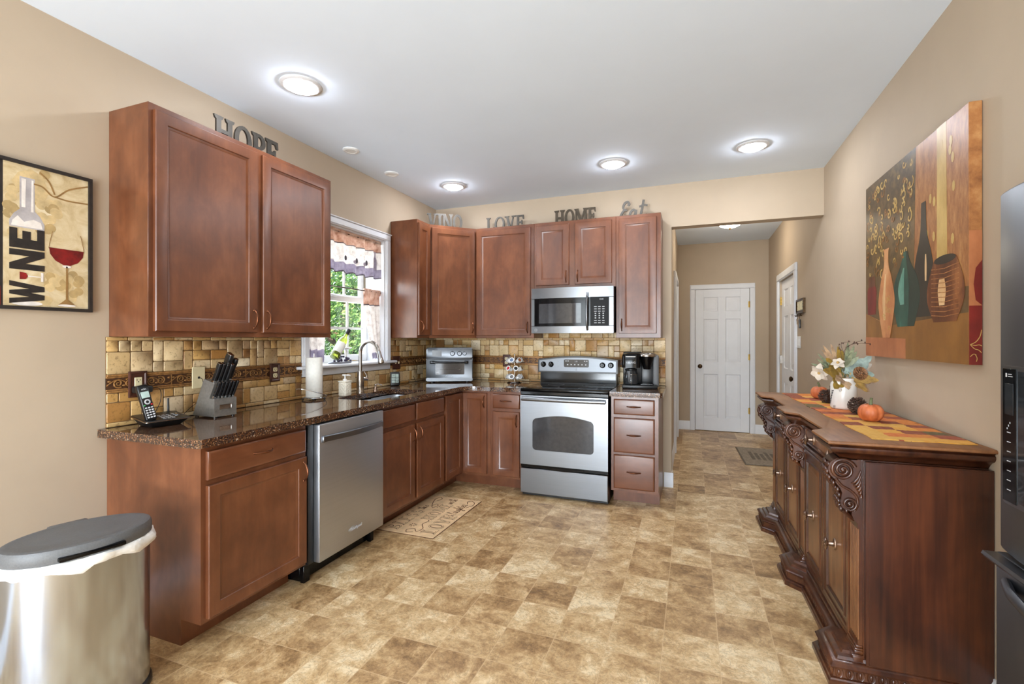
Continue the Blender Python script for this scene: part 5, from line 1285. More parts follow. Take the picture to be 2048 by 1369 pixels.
F(circ(gx, -0.106, 0.016, 14, 0.006), 'print_white', 5); F([(gx-0.003, -0.105), (gx+0.003, -0.105), (gx+0.004, -0.25), (gx+0.03, -0.275), (gx-0.03, -0.275), (gx-0.004, -0.25)], 'print_brown', 5); F(circ(gx, -0.277, 0.032, 16, 0.005), 'print_white', 6)
p.build('print', r, smooth=0)

# ---- big canvas painting on the right wall
r = thing('canvas_painting', 'unframed canvas painting of tall vases on the right wall', 'painting', (XR, 2.31, 1.73))
MC = frame3((-0.002, 0, 0), (0, -1, 0), (1, 0, 0), (0, 0, 1))          # local x towards the camera, -y into the room
CW0, CW1, CH0, CH1 = -1.06, 0.055, -0.49, 0.49
t = NT('paint_ground'); n = t.noise(t.coord((1, 1, 1)), 10, 6, 0.7); g2 = t.n('ShaderNodeTexCoord'); sp = t.n('ShaderNodeSeparateXYZ'); t.l(g2.outputs['Object'], sp.inputs[0])
f_ = t.math('ADD', t.math('MULTIPLY', sp.outputs[2], 0.35), t.math('MULTIPLY', n, 0.9))
t.set(Base_Color=t.ramp(f_, [(0.25, (84, 60, 34)), (0.45, (104, 82, 48)), (0.62, (60, 46, 26)), (0.78, (112, 92, 48))]), Roughness=0.4); t.bump(n, 0.1, 0.003)
t = NT('paint_copper'); n = t.noise(t.coord((1, 3, 1)), 12, 6, 0.7)
t.set(Base_Color=t.ramp(n, [(0.3, (122, 74, 38)), (0.5, (158, 104, 58)), (0.7, (184, 136, 84))]), Roughness=0.4); t.bump(n, 0.1, 0.003)
def vgrad(name, stops, rough=0.4):
    """painted pattern: colours mixed by a soft cloud pattern"""
    t = NT(name); n = t.noise(t.coord((1, 1, 0.6)), 9, 5, 0.6); t.set(Base_Color=t.ramp(n, stops), Roughness=rough); return t
vgrad('paint_orange_vase', [(0.3, (166, 100, 58)), (0.5, (196, 134, 84)), (0.7, (216, 164, 116))]); vgrad('paint_teal', [(0.3, (28, 52, 44)), (0.55, (44, 86, 72)), (0.75, (84, 140, 124))]); vgrad('paint_brown_vase', [(0.3, (70, 36, 18)), (0.55, (104, 58, 30)), (0.75, (156, 98, 54))])
vgrad('paint_dark', [(0.3, (36, 32, 26)), (0.7, (54, 48, 38))]); vgrad('paint_maroon', [(0.3, (92, 22, 18)), (0.7, (130, 34, 26))]); vgrad('paint_terracotta', [(0.3, (150, 88, 52)), (0.7, (182, 116, 74))]); vgrad('paint_gold', [(0.3, (170, 136, 72)), (0.7, (206, 176, 108))]); vgrad('paint_ochre', [(0.3, (116, 76, 32)), (0.7, (146, 100, 46))])
p = MB('paint_copper'); p.box(CW0, CW1, -0.04, 0, CH0, CH1, 0.002, 1, MC)
def fl2(poly, mt, off): p.mat(mt); p.prism(ccw(poly), 0.0, 0.0003, MC @ Matrix.Translation((0, -0.0398-off*0.00025, 0)) @ FRONT)
W_ = CW1-CW0; H_ = CH1-CH0
Q = lambda s, t_: (CW0+W_*s, CH0+H_*t_)
def S2(pts): return [Q(*q) for q in pts]
fl2(S2([(0, 0.34), (0.58, 0.34), (0.6, 1), (0, 1)]), 'paint_ground', 1)
fl2(S2([(0, 0), (1, 0), (1, 0.2), (0.6, 0.2), (0.3, 0.17), (0, 0.25)]), 'paint_ochre', 1); fl2(S2([(0, 0.25), (0.33, 0.17), (1, 0.2), (1, 0.3), (0, 0.36)]), 'paint_ground', 2)
fl2(S2([(0.0, 0), (0.5, 0), (0.5, 0.1), (0, 0.11)]), 'paint_terracotta', 3)
fl2(S2([(0.78, 0.2), (0.86, 0.2), (0.85, 1), (0.78, 1)]), 'paint_gold', 2)
rr_ = random.Random(12)
for k in range(110):
    s, t_ = rr_.uniform(0.02, 0.56), rr_.uniform(0.45, 0.97); c = Q(s, t_); rr2 = rr_.uniform(0.014, 0.036)
    p.mat('paint_gold' if k % 3 else 'paint_ochre'); p.ribbon(spiral(c[0], c[1], 0.004, rr2, rr_.uniform(0, 6), 0.8, 9), 0.0085, 0, 0.0003, MC @ Matrix.Translation((0, -0.0404-k*0.00001, 0)) @ FRONT)
for k in range(14):
    c = Q(rr_.uniform(0.66, 0.92), rr_.uniform(0.45, 0.95)); fl2(circ(c[0], c[1], 0.012, 8, 0.022), 'paint_gold', 3)
def vasep(cx, prof, f0=-1.0, f1=1.0):
    pr = [(p.x, p.y) for p in cat(prof, 6)]
    return S2([(cx+f0*w, z) for w, z in pr]+[(cx+f1*w, z) for w, z in pr[::-1]])
fl2(vasep(0.67, [(0.085, 0.2), (0.10, 0.34), (0.07, 0.47), (0.03, 0.58), (0.02, 0.72)]), 'paint_dark', 4)
fl2(vasep(0.5, [(0.085, 0.16), (0.135, 0.28), (0.12, 0.38), (0.05, 0.47), (0.018, 0.53)]), 'paint_teal', 5)
TEAL = [(0.085, 0.16), (0.135, 0.28), (0.12, 0.38), (0.05, 0.47), (0.018, 0.53)]
vgrad('paint_teal_light', [(0.3, (70, 122, 106)), (0.7, (130, 178, 160))]); vgrad('paint_teal_dark', [(0.3, (26, 38, 32)), (0.7, (40, 58, 48))]); vgrad('paint_glint', [(0.3, (196, 150, 100)), (0.7, (232, 200, 150))])
fl2(vasep(0.5, TEAL, 0.25, 1.0), 'paint_teal_dark', 5.5); fl2(vasep(0.49, [(0.02, 0.27), (0.03, 0.33), (0.026, 0.38), (0.006, 0.45)], -2.2, -0.2), 'paint_teal_light', 5.6)
fl2(vasep(0.69, [(0.006, 0.36), (0.008, 0.42), (0.004, 0.48)]), 'paint_glint', 5)
fl2(vasep(0.09, [(0.055, 0.24), (0.065, 0.36), (0.05, 0.4)]), 'paint_maroon', 5); fl2(vasep(0.09, [(0.05, 0.4), (0.045, 0.46)]), 'paint_brown_vase', 5)
fl2(vasep(0.84, [(0.085, 0.17), (0.135, 0.26), (0.13, 0.34), (0.085, 0.43)]), 'paint_brown_vase', 6); fl2([q for q in circ(*Q(0.84, 0.43), 0.09, 18, 0.018)], 'paint_dark', 7); fl2(vasep(0.82, [(0.02, 0.24), (0.03, 0.3), (0.02, 0.35)]), 'paint_glint', 6.5)
for k in range(11): a = Q(0.73, 0.2+k*0.02); b2 = Q(0.95, 0.2+k*0.02); p.mat('paint_copper'); p.ribbon([(a[0]+0.01, a[1]), ((a[0]+b2[0])/2, a[1]-0.008), (b2[0]-0.01, b2[1])], 0.003, 0, 0.0003, MC @ Matrix.Translation((0, -0.0418, 0)) @ FRONT)
fl2(vasep(0.285, [(0.045, 0.105), (0.085, 0.22), (0.10, 0.31), (0.065, 0.42), (0.03, 0.49), (0.025, 0.56), (0.035, 0.585)]), 'paint_orange_vase', 8); fl2(vasep(0.285, [(0.02, 0.2), (0.03, 0.3), (0.02, 0.38), (0.008, 0.45)], -1.6, -0.4), 'paint_glint', 8.4)
for k in range(9): c = Q(0.285+rr_.uniform(-0.05, 0.05), rr_.uniform(0.15, 0.33)); p.mat('paint_gold'); p.ribbon(spiral(c[0], c[1], 0.003, 0.018, rr_.uniform(0, 6), 0.8, 8), 0.004, 0, 0.0003, MC @ Matrix.Translation((0, -0.0422, 0)) @ FRONT)
# wrapped near edge of the canvas
Me = MC @ Matrix.Translation((CW1+0.0001, 0, 0)) @ frame3((0, 0, 0), (0, -1, 0), (0, 0, 1), (1, 0, 0))
def fe(poly, mt, o): p.mat(mt); p.prism(ccw(poly), 0.0, 0.0003, Me @ Matrix.Translation((0, 0, o*0.0002)))
fe(R4(0.001, 0.039, CH0, CH0+0.22), 'paint_maroon', 0); fe(R4(0.001, 0.039, CH0+0.22, CH0+0.5), 'paint_terracotta', 0)
fe([(0.001+0.0, CH0+0.22), (0.02, CH0+0.24), (0.026, CH0+0.3), (0.02, CH0+0.36), (0.001, CH0+0.39)], 'paint_maroon', 1)
for s in ([(0.036, 0.075), (0.02, 0.085), (0.008, 0.105), (0.003, 0.13)], [(0.036, 0.075), (0.022, 0.072), (0.010, 0.074), (0.002, 0.07)], [(0.036, 0.075), (0.024, 0.06), (0.012, 0.055), (0.003, 0.045)], [(0.036, 0.03), (0.026, 0.04), (0.018, 0.036)], [(0.018, 0.012), (0.016, 0.025), (0.022, 0.04)]):
    p.mat('paint_gold'); p.ribbon([(q.x, CH0+q.y) for q in cat(s, 6)], 0.0022, 0, 0.0004, Me @ Matrix.Translation((0, 0, 0.0003)))
p.build('canvas', r, smooth=0)

# ---- key rack, keys
r = thing('key_rack', 'small dark plaque reading HOME with key hooks beside the outside door', 'key rack', (XR, 5.36, 1.655))
MK = frame3((0, 0, 0), (0, -1, 0), (1, 0, 0), (0, 0, 1))
m = MB('dark_bronze'); m.T = MK; m.rects(-0.17, 0.17, -0.065, 0.075, [(0, 0), (0, -0.02), (0.012, -0.022), (0.02, -0.014)]); m.build('plaque', r)
m = MB('ivory'); x = -0.125
for c in 'HOME':
    P, w = serif(c, 0.8)
    for i, q in enumerate(P): m.prism(ccw([(x+a*0.066, -0.035+b_*0.085) for a, b_ in q]), 0.0-i*0.00002, 0.004+i*0.00003, MK @ Matrix.Translation((0, -0.0138, 0)) @ FRONT)
    x += w*0.066+0.006
m.build('letters', r, smooth=0)
m = MB('dark_bronze'); m.T = MK
for x in (-0.12, -0.04, 0.04, 0.12): m.tube(cat([(x, -0.012, -0.06), (x, -0.016, -0.085), (x, -0.03, -0.092), (x, -0.036, -0.078)], 4), 0.004, 6)
m.build('hooks', r)
for i, (x, lb) in enumerate([(-0.04, 'bunch of silver keys hanging left under the HOME plaque'), (0.04, 'bunch of keys with a black fob under the HOME plaque')]):
    k = thing('keys', lb, 'keys', (XR, 5.36, 1.655), 0, 'keys hanging from the plaque')
    m = MB('nickel'); m.T = MK; m.tube([(x+0.016*math.cos(a), -0.028, -0.104+0.016*math.sin(a)) for a in [2*PI*j/16 for j in range(16)]], 0.0015, 5, closed=True); m.build('ring', k)
    for a in (-0.35, 0.0, 0.3):
        m = MB('antique_metal' if a else 'brass'); m.T = MK @ Matrix.Translation((x, -0.028+a*0.02, -0.12)) @ Matrix.Rotation(a, 4, 'Y'); m.lathe([(0.012, 0), (0.012, 0.002)], 12, Matrix.Translation((0, 0, -0.01)) @ FRONT); m.box(-0.004, 0.004, -0.002, 0, -0.055, -0.018); m.build('key', k)
    if i: m = MB('black_plastic'); m.T = MK @ Matrix.Translation((x+0.025, -0.028, -0.16)); m.box(-0.016, 0.016, -0.008, 0.008, -0.055, 0.035, 0.008, 2); m.build('fob', k)

# ---- floor mats
r = thing('kitchen_mat', 'tan kitchen mat reading BLESS HOME LOVE in front of the sink', 'mat', (-1.842, 3.165, -0.002), math.radians(90))
plain('mat_tan', (222, 188, 144), 0.75, 0, 0.06, 18, 0.15); plain('mat_edge', (96, 60, 34), 0.7)
m = MB('mat_edge'); m.box(-0.39, 0.39, -0.228, 0.228, 0.0025, 0.006, 0.001); m.build('backing', r)
m = MB('mat_tan'); m.box(-0.386, 0.386, -0.224, 0.224, 0.0055, 0.0075, 0.001); mt = m.build('face', r)
m = MB('mat_edge'); plain('mat_light', (226, 194, 150), 0.75)
def word(w, x0, y, h, sp=0.004):
    x = x0
    for c in w:
        for k, mat_, z in ((1.05, 'mat_edge', 0.0), (0.45, 'mat_light', 0.0002)):
            P, wd = serif(c, k); m.mat(mat_)
            for i, q in enumerate(P):
                q = [((a-wd/2)*(1 if k > 1 else 0.97)+wd/2, (b_-0.5)*(1 if k > 1 else 0.93)+0.5) for a, b_ in q]
                m.prism(ccw([(x+a*h, y+b_*h) for a, b_ in q]), 0.0074+z-i*0.000002, 0.0078+z+i*0.000004)
        x += wd*h+sp
    return x
def scr(strokes, x, y, s, w=0.006):
    m.mat('mat_edge')
    for st in strokes: m.ribbon([(x+p.x*s, y+p.y*s) for p in cat(st, 5)], w, 0.0074, 0.0078)
SCRIPT = {'t': [[(0.3, 1.3), (0.2, 0.5), (0.28, 0), (0.5, 0.2)], [(0.0, 0.9), (0.5, 0.95)]], 'h': [[(0.0, 0.1), (0.3, 1.2), (0.2, 1.4), (0.1, 0.0), (0.3, 0.6), (0.42, 0.5), (0.4, 0.05), (0.6, 0.2)]], 'i': [[(0, 0.2), (0.15, 0.7), (0.15, 0.05), (0.35, 0.2)], [(0.16, 1.0), (0.18, 1.03)]], 's': [[(0, 0.1), (0.25, 0.7), (0.32, 0.2), (0.1, 0.0), (0.45, 0.2)]], 'w': [[(0, 0.7), (0.1, 0.0), (0.3, 0.6), (0.4, 0.0), (0.6, 0.7), (0.75, 0.6)]], 'l': [[(0, 0.2), (0.3, 1.2), (0.2, 1.4), (0.1, 0.1), (0.35, 0.1)]], 'a': [[(0.4, 0.6), (0.15, 0.7), (0.05, 0.2), (0.25, 0.05), (0.42, 0.6), (0.42, 0.05), (0.6, 0.2)]], 'u': [[(0, 0.7), (0.05, 0.05), (0.3, 0.1), (0.38, 0.7), (0.38, 0.05), (0.55, 0.2)]], 'g': [[(0.4, 0.6), (0.15, 0.7), (0.05, 0.2), (0.25, 0.05), (0.42, 0.6), (0.35, -0.5), (0.1, -0.4), (0.55, 0.2)]], 'e': [[(0.05, 0.3), (0.35, 0.5), (0.2, 0.75), (0.05, 0.3), (0.25, 0.0), (0.5, 0.2)]], 'r': [[(0, 0.1), (0.12, 0.75), (0.35, 0.62), (0.28, 0.05), (0.5, 0.2)]], '&': [[(0.6, 0.1), (0.15, 0.9), (0.3, 1.2), (0.42, 0.95), (0.05, 0.35), (0.2, 0.0), (0.6, 0.5)]]}
def script(wd, x, y, s, adv=0.5):
    for c in wd: scr(SCRIPT[c], x, y, s, 0.0055); x += (0.68 if c == 'w' else adv)*s
word('BLESS', -0.345, 0.085, 0.105); script('this', 0.05, 0.115, 0.05)
word('HOME', -0.115, -0.055, 0.095); script('with', 0.235, -0.035, 0.05)
word('LOVE', -0.33, -0.2, 0.11); script('&', -0.005, -0.17, 0.06); script('laughter', 0.05, -0.165, 0.055)
for st in ([(0.16, 0.1), (0.2, 0.08), (0.17, 0.055), (0.12, 0.075), (0.2, 0.12), (0.3, 0.15), (0.35, 0.13), (0.32, 0.1), (0.27, 0.12)], [(-0.34, -0.04), (-0.36, 0.0), (-0.32, 0.02), (-0.29, -0.02), (-0.33, -0.06), (-0.27, -0.075), (-0.2, -0.03), (-0.14, -0.045), (-0.12, -0.03)], [(0.2, -0.175), (0.27, -0.205), (0.33, -0.19), (0.36, -0.15), (0.33, -0.13), (0.29, -0.15)]):
    m.mat('mat_edge'); m.ribbon([(q.x, q.y) for q in cat(st, 6)], 0.006, 0.0074, 0.0078)
for k in range(8): a = k*PI/4; m.ribbon([(-0.235+0.012*math.cos(a), 0.025+0.012*math.sin(a)), (-0.235+0.03*math.cos(a), 0.025+0.03*math.sin(a))], 0.006, 0.0074, 0.0078)
m.build('lettering', mt, smooth=0)
plain('mat_grey', (150, 138, 122), 0.85, 0, 0.12, 40, 0.2); plain('mat_grey_dark', (112, 102, 90), 0.85, 0, 0.12, 40)
r = thing('door_mat', 'grey door mat on the floor before the outside door', 'mat', (0.738, 6.04, 0.0004), math.radians(2))
m = MB('mat_grey_dark'); m.box(-0.225, 0.225, -0.43, 0.43, 0, 0.006, 0.003); m.build('backing', r)
m = MB('mat_grey'); m.box(-0.21, 0.21, -0.415, 0.415, 0.0055, 0.0085, 0.001)
m.mat('mat_grey_dark')
for k in range(5): m.box(-0.12+k*0.055, -0.085+k*0.055, -0.2+0.02*(k % 2), 0.2-0.05*(k % 3), 0.0084, 0.0089)
m.build('pile', r, smooth=0)

# ---- trash can: oval step can, liner bag, lid
r = thing('trash_can', 'oval stainless trash can with a black lid and white liner bag', 'trash can', (-2.07, 1.055, 0), math.radians(-14))
def ov(a, c, z, n=48, bump=0.0):
    P = []
    for i in range(n):
        th = 2*PI*i/n; x, y = a*math.cos(th), c*math.sin(th)
        P.append((x, y, z))
    return P
A_, B_ = 0.145, 0.205
m = MB('steel_can'); m.loft([ov(A_-0.004, B_-0.004, z) for z in (0.03, 0.03)]+[ov(A_, B_, 0.031), ov(A_, B_, 0.575), ov(A_-0.003, B_-0.003, 0.577)]); m.build('body', r, smooth=50)
m = MB('black_plastic'); m.loft([ov(A_+0.003, B_+0.003, 0.0), ov(A_+0.008, B_+0.008, 0.006), ov(A_+0.007, B_+0.007, 0.026), ov(A_+0.001, B_+0.001, 0.034)]); m.box(A_-0.02, A_+0.055, -0.05, 0.05, 0.004, 0.018, 0.006, 2); m.build('base', r, smooth=50)
m = MB('bag'); rb_ = random.Random(8); L = []
for z, e in ((0.56, 0.004), (0.553, 0.010), (0.56, 0.016), (0.575, 0.017), (0.586, 0.012), (0.592, 0.006), (0.592, 0.0)):
    o2 = []
    for i, (x, y, zz) in enumerate(ov(A_, B_, z)):
        k = 1+(e+0.004*math.sin(i*1.7)*(e > 0.005)+0.003*rb_.uniform(-1, 1)*(e > 0.005))/0.17
        o2.append((x*k, y*k, z+(0.007*math.sin(i*0.9)+0.006*math.sin(i*0.33+1)+rb_.uniform(-0.003, 0.003))*(e > 0.005)*(z < 0.58)))
    L.append(o2)
m.loft(L, cap=False); m.build('liner_bag', r, smooth=60)
m = MB('grey_plastic'); m.loft([ov(A_+0.003, B_+0.003, 0.590), ov(A_+0.006, B_+0.006, 0.594), ov(A_+0.006, B_+0.006, 0.625), ov(A_+0.001, B_+0.001, 0.637), ov(A_-0.012, B_-0.012, 0.640), ov(A_-0.02, B_-0.02, 0.638), ov(0.06, 0.1, 0.642)])
m.box(-A_-0.03, -A_+0.03, -0.06, 0.06, 0.60, 0.636, 0.010, 2); lid = m.build('lid', r, smooth=50)
m = MB('black_gloss'); m.box(A_-0.03, A_+0.0095, -0.09, 0.09, 0.597, 0.612, 0.004, 2); m.build('finger_grip', lid)

# ---- ceiling fixtures
def can_light(label, x, y):
    r = thing('ceiling_light', label, 'ceiling light', (x, y, ZC), 0, 'round ceiling lights over the kitchen')
    m = MB('white_paint'); m.lathe([(0.108, 0.0), (0.108, -0.004), (0.10, -0.010), (0.084, -0.014), (0.078, -0.012), (0.078, -0.003)], 40, cap=False); m.build('trim_ring', r, smooth=50)
    m = MB('lamp_glow'); m.lathe([(0.077, -0.010), (0.070, -0.020), (0.05, -0.029), (0.025, -0.033), (0.002, -0.034)], 32, cap=False); m.build('diffuser', r, smooth=60)
for x, y, lb in ((-2.012, 2.033, 'round ceiling light nearest the big wall cabinet with the HOPE letters'), (-2.034, 3.862, 'round ceiling light in the back corner above the VINO letters'), (-0.588, 3.818, 'round ceiling light above the range'), (0.409, 3.83, 'round ceiling light before the hall opening')):
    can_light(lb, x, y)
for x, y, lb in ((-2.356, 2.86, 'small flat round ceiling cover left of the other one'), (-2.37, 3.386, 'small flat round ceiling cover nearer the back corner')):
    m = MB('white_plastic'); m.lathe([(0.058, 0.0), (0.058, -0.006), (0.05, -0.012), (0.04, -0.013), (0.038, -0.010), (0.002, -0.010)], 32, cap=False)
    o = m.build('ceiling_cover', smooth=40); o.location = (x, y, ZC); tag(o, lb, 'ceiling cover', 'round covers on the ceiling')
r = thing('hall_light', 'domed glass ceiling light in the hall', 'ceiling light', (0.413, 6.08, ZC))
m = MB('brass'); m.lathe([(0.15, 0), (0.15, -0.012), (0.135, -0.02)], 36); m.lathe([(0.006, -0.098), (0.012, -0.10), (0.012, -0.112), (0.004, -0.122)], 12); m.build('base', r)
m = MB('hall_glow'); m.lathe([(0.14, -0.02), (0.135, -0.04), (0.105, -0.075), (0.06, -0.094), (0.005, -0.10)], 36, cap=False); m.build('glass_dome', r, smooth=60)
# ================================================================ carved sideboard (local: x = 0 at the wall, front towards -x; y = length from the near end; z up)
SB = thing('sideboard', 'dark carved wooden sideboard with scroll corbels along the right wall', 'sideboard', (1.0045, 2.165, 0), math.radians(1.6))
LEN = 1.80; BLK = [(0.0, 0.235), (0.80, 1.00), (1.565, 1.80)]
def outline(e, xb=-0.51, xr=-0.452, e_end=None):
    """plan outline with three projecting blocks; e = inset of every edge"""
    ee = e if e_end is None else e_end
    b, r_ = xb+e, xr+e; c = 0.062
    return [(0, ee), (b, ee), (b, 0.235-e), (r_, 0.235-e+c), (r_, 0.80+e-c), (b, 0.80+e), (b, 1.0-e), (r_, 1.0-e+c), (r_, 1.565+e-c), (b, 1.565+e), (b, LEN-ee), (0, LEN-ee)]
def stack(mb, layers, xb=-0.51, xr=-0.452):
    mb.loft([[(x, y, z) for x, y in outline(e, xb, xr)] for z, e in layers])
TOPZ = 0.944
m = MB('sideboard_top'); stack(m, [(0.930, 0.0), (0.934, -0.003), (0.940, -0.002), (TOPZ, 0.004)]); top = m.build('top', SB, smooth=35)
m = MB('mahogany'); stack(m, [(0.868, 0.052), (0.874, 0.046), (0.882, 0.04), (0.892, 0.028), (0.897, 0.017), (0.902, 0.012), (0.910, 0.008), (0.918, 0.009), (0.9215, 0.016), (0.926, 0.012), (0.930, 0.006)]); m.build('top_moulding', SB, smooth=35)
BX = -0.388
m = MB('mahogany'); m.box(BX, -0.006, 0.036, LEN-0.036, 0.086, 0.869, 0.002); m.build('carcass', SB)
m = MB('mahogany_side'); m.box(BX+0.004, -0.0015, 0.016, 0.0365, 0.088, 0.866, 0.001); m.box(BX+0.014, -0.0015, 0.0145, 0.017, 0.094, 0.862, 0.001); m.build('end_panel', SB)
# plinth with carved frieze and block feet
m = MB('mahogany'); stack(m, [(0.0, -0.006), (0.018, -0.006), (0.022, 0.0), (0.028, 0.002), (0.030, 0.012), (0.062, 0.016), (0.064, 0.006), (0.072, 0.002), (0.080, 0.008), (0.087, 0.016), (0.089, 0.03), (0.100, 0.034), (0.104, 0.05), (0.114, 0.056), (0.117, 0.078), (0.122, 0.09)], -0.505, -0.44); pl = m.build('plinth', SB, smooth=35)
fz = MB('mahogany')
def eggs(p0, p1, n_out, step=0.036):
    p0, p1 = Vector((*p0, 0)), Vector((*p1, 0)); d = p1-p0; n = max(1, round(d.length/step)); u = d.normalized(); nn = Vector((*n_out, 0)); sz = d.length/n
    for i in range(n):
        c = p0+d*((i+0.5)/n)+Vector((0, 0, 0.046))
        M = frame3(c, u, nn, (0, 0, 1))
        fz.tube([(sz*0.34*math.cos(a), 0.002, 0.0185*math.sin(a)) for a in [2*PI*k/12 for k in range(12)]], 0.0028, 5, closed=True, M=M)
        fz.sphere((0, 0.0, -0.001), (sz*0.17, 0.005, 0.0125), 8, 6, M)
ol = outline(0.0145, -0.505, -0.44)
for i in range(len(ol)-1):
    a, b_ = Vector(ol[i]), Vector(ol[i+1])
    if i == len(ol)-2: continue
    d = (b_-a).normalized(); nn = (d.y, -d.x); nn = (-abs(nn[0]) if abs(nn[0]) > 0.05 else 0, -1 if i == 0 else nn[1])
    nv = Vector(nn).normalized(); eggs(a, b_, (nv.x, nv.y))
fz.build('carved_frieze', pl, smooth=60)
m = MB('black_plastic')
for y0, y1 in BLK: m.lathe([(0.02, -0.0), (0.02, 0.004)], 10, Matrix.Translation((-0.4, (y0+y1)/2, 0)))
# pilasters with flutes, corbels with volutes
def yext(mb, prof, y0, y1): mb.loft([[(x, y0, z) for x, z in prof], [(x, y1, z) for x, z in prof]])
def s_profile():
    P = [(-0.39, 0.866), (-0.468, 0.866)]
    P += [(-0.454+0.048*math.cos(a), 0.826+0.046*math.sin(a)) for a in [math.radians(105+k*14) for k in range(11)]]
    P += [(-0.478, 0.775), (-0.462, 0.752), (-0.455, 0.735), (-0.458, 0.715)]
    P += [(-0.432+0.028*math.cos(a), 0.695+0.028*math.sin(a)) for a in [math.radians(165+k*18) for k in range(8)]]
    P += [(-0.424, 0.655), (-0.414, 0.63), (-0.404, 0.622), (-0.39, 0.622)]
    return P
SP = s_profile()
for bi, yc in enumerate((0.083, 0.90, 1.717)):
    m = MB('mahogany'); y0, y1 = yc-0.042, yc+0.042
    x0 = BX-0.016; fl = 5; wf = (y1-y0)/(fl*2+1)
    m.box(x0+0.006, BX, y0, y1, 0.15, 0.868); m.box(x0, x0+0.006, y0, y1, 0.15, 0.17); m.box(x0, x0+0.006, y0, y1, 0.60, 0.868)
    m.mat('walnut_panel')
    for k in range(fl+1): m.box(x0, x0+0.0062, y0+k*2*wf, y0+(k*2+1)*wf, 0.17, 0.60, 0.0015)
    m.mat('mahogany')
    for z0, z1, e in ((0.087, 0.112, 0.018), (0.112, 0.118, 0.022), (0.118, 0.132, 0.012), (0.132, 0.140, 0.010), (0.140, 0.15, 0.005)):
        m.box(x0-e, BX, y0-e*0.6, y1+e*0.6, z0, z1, 0.003, 2)
    m.build('pilaster', SB)
    c = MB('mahogany'); cw = 0.05; yext(c, SP, yc-cw+0.006, yc+cw-0.006); co = c.build('corbel', SB, smooth=50)
    for sg in (-1, 1):
        v = MB('mahogany'); yy = yc+sg*(cw-0.006)
        for cx, cz, R0, tn_, r0 in ((-0.454, 0.826, 0.043, 2.4, 0.0072), (-0.432, 0.695, 0.025, 1.7, 0.0055)):
            sp_ = spiral(cx, cz, 0.006, R0, PI*0.9, -tn_, 44)
            v.tube([(x, yy+sg*(0.003+0.006*(1-k/44)), z) for k, (x, z) in enumerate(sp_)], [r0*(0.55+0.45*k/44) for k in range(45)], 8)
            v.sphere((cx, yy+sg*0.006, cz), (0.009, 0.008, 0.009), 10, 8)
        for k in range(6):                                   # leaf ribs fanning back from the big volute
            a = k/5; p0 = (-0.425+0.006*k, yy+sg*0.001, 0.775-0.008*k); p1 = (-0.393, yy+sg*0.004, 0.83-0.018*k); pm = ((p0[0]+p1[0])/2, yy+sg*0.006, (p0[2]+p1[2])/2-0.012)
            v.tube(cat([p0, pm, p1], 5), [0.002+0.0035*math.sin(PI*min(1, (j+1)/11)) for j in range(11)], 6)
        v.tube(cat([(-0.478, yy, 0.79), (-0.455, yy, 0.762), (-0.43, yy, 0.748), (-0.408, yy, 0.725), (-0.404, yy, 0.695), (-0.414, yy, 0.67)], 5), 0.0055, 7)
        v.build('volute', co, smooth=60)
    lf = MB('mahogany'); rl = random.Random(bi)
    path = [(-0.498, 0.845), (-0.503, 0.82), (-0.497, 0.795), (-0.482, 0.772), (-0.468, 0.752), (-0.462, 0.73), (-0.463, 0.705), (-0.456, 0.68), (-0.436, 0.664)]
    for j, (x, z) in enumerate(path):
        for k in range(-2, 3):
            lf.sphere((x-0.003+0.002*abs(k), yc+k*0.0165*(1-0.03*j)+rl.uniform(-0.003, 0.003), z+rl.uniform(-0.006, 0.006)-0.004*abs(k)), (0.008, 0.0085, 0.0125), 7, 5)
    for k in (-1, 0, 1): lf.tube([(-0.452, yc+k*0.022, 0.665), (-0.425, yc+k*0.02, 0.64), (-0.408, yc+k*0.012, 0.622)], [0.008, 0.009, 0.004], 7)
    lf.build('acanthus_leaf', co, smooth=60)
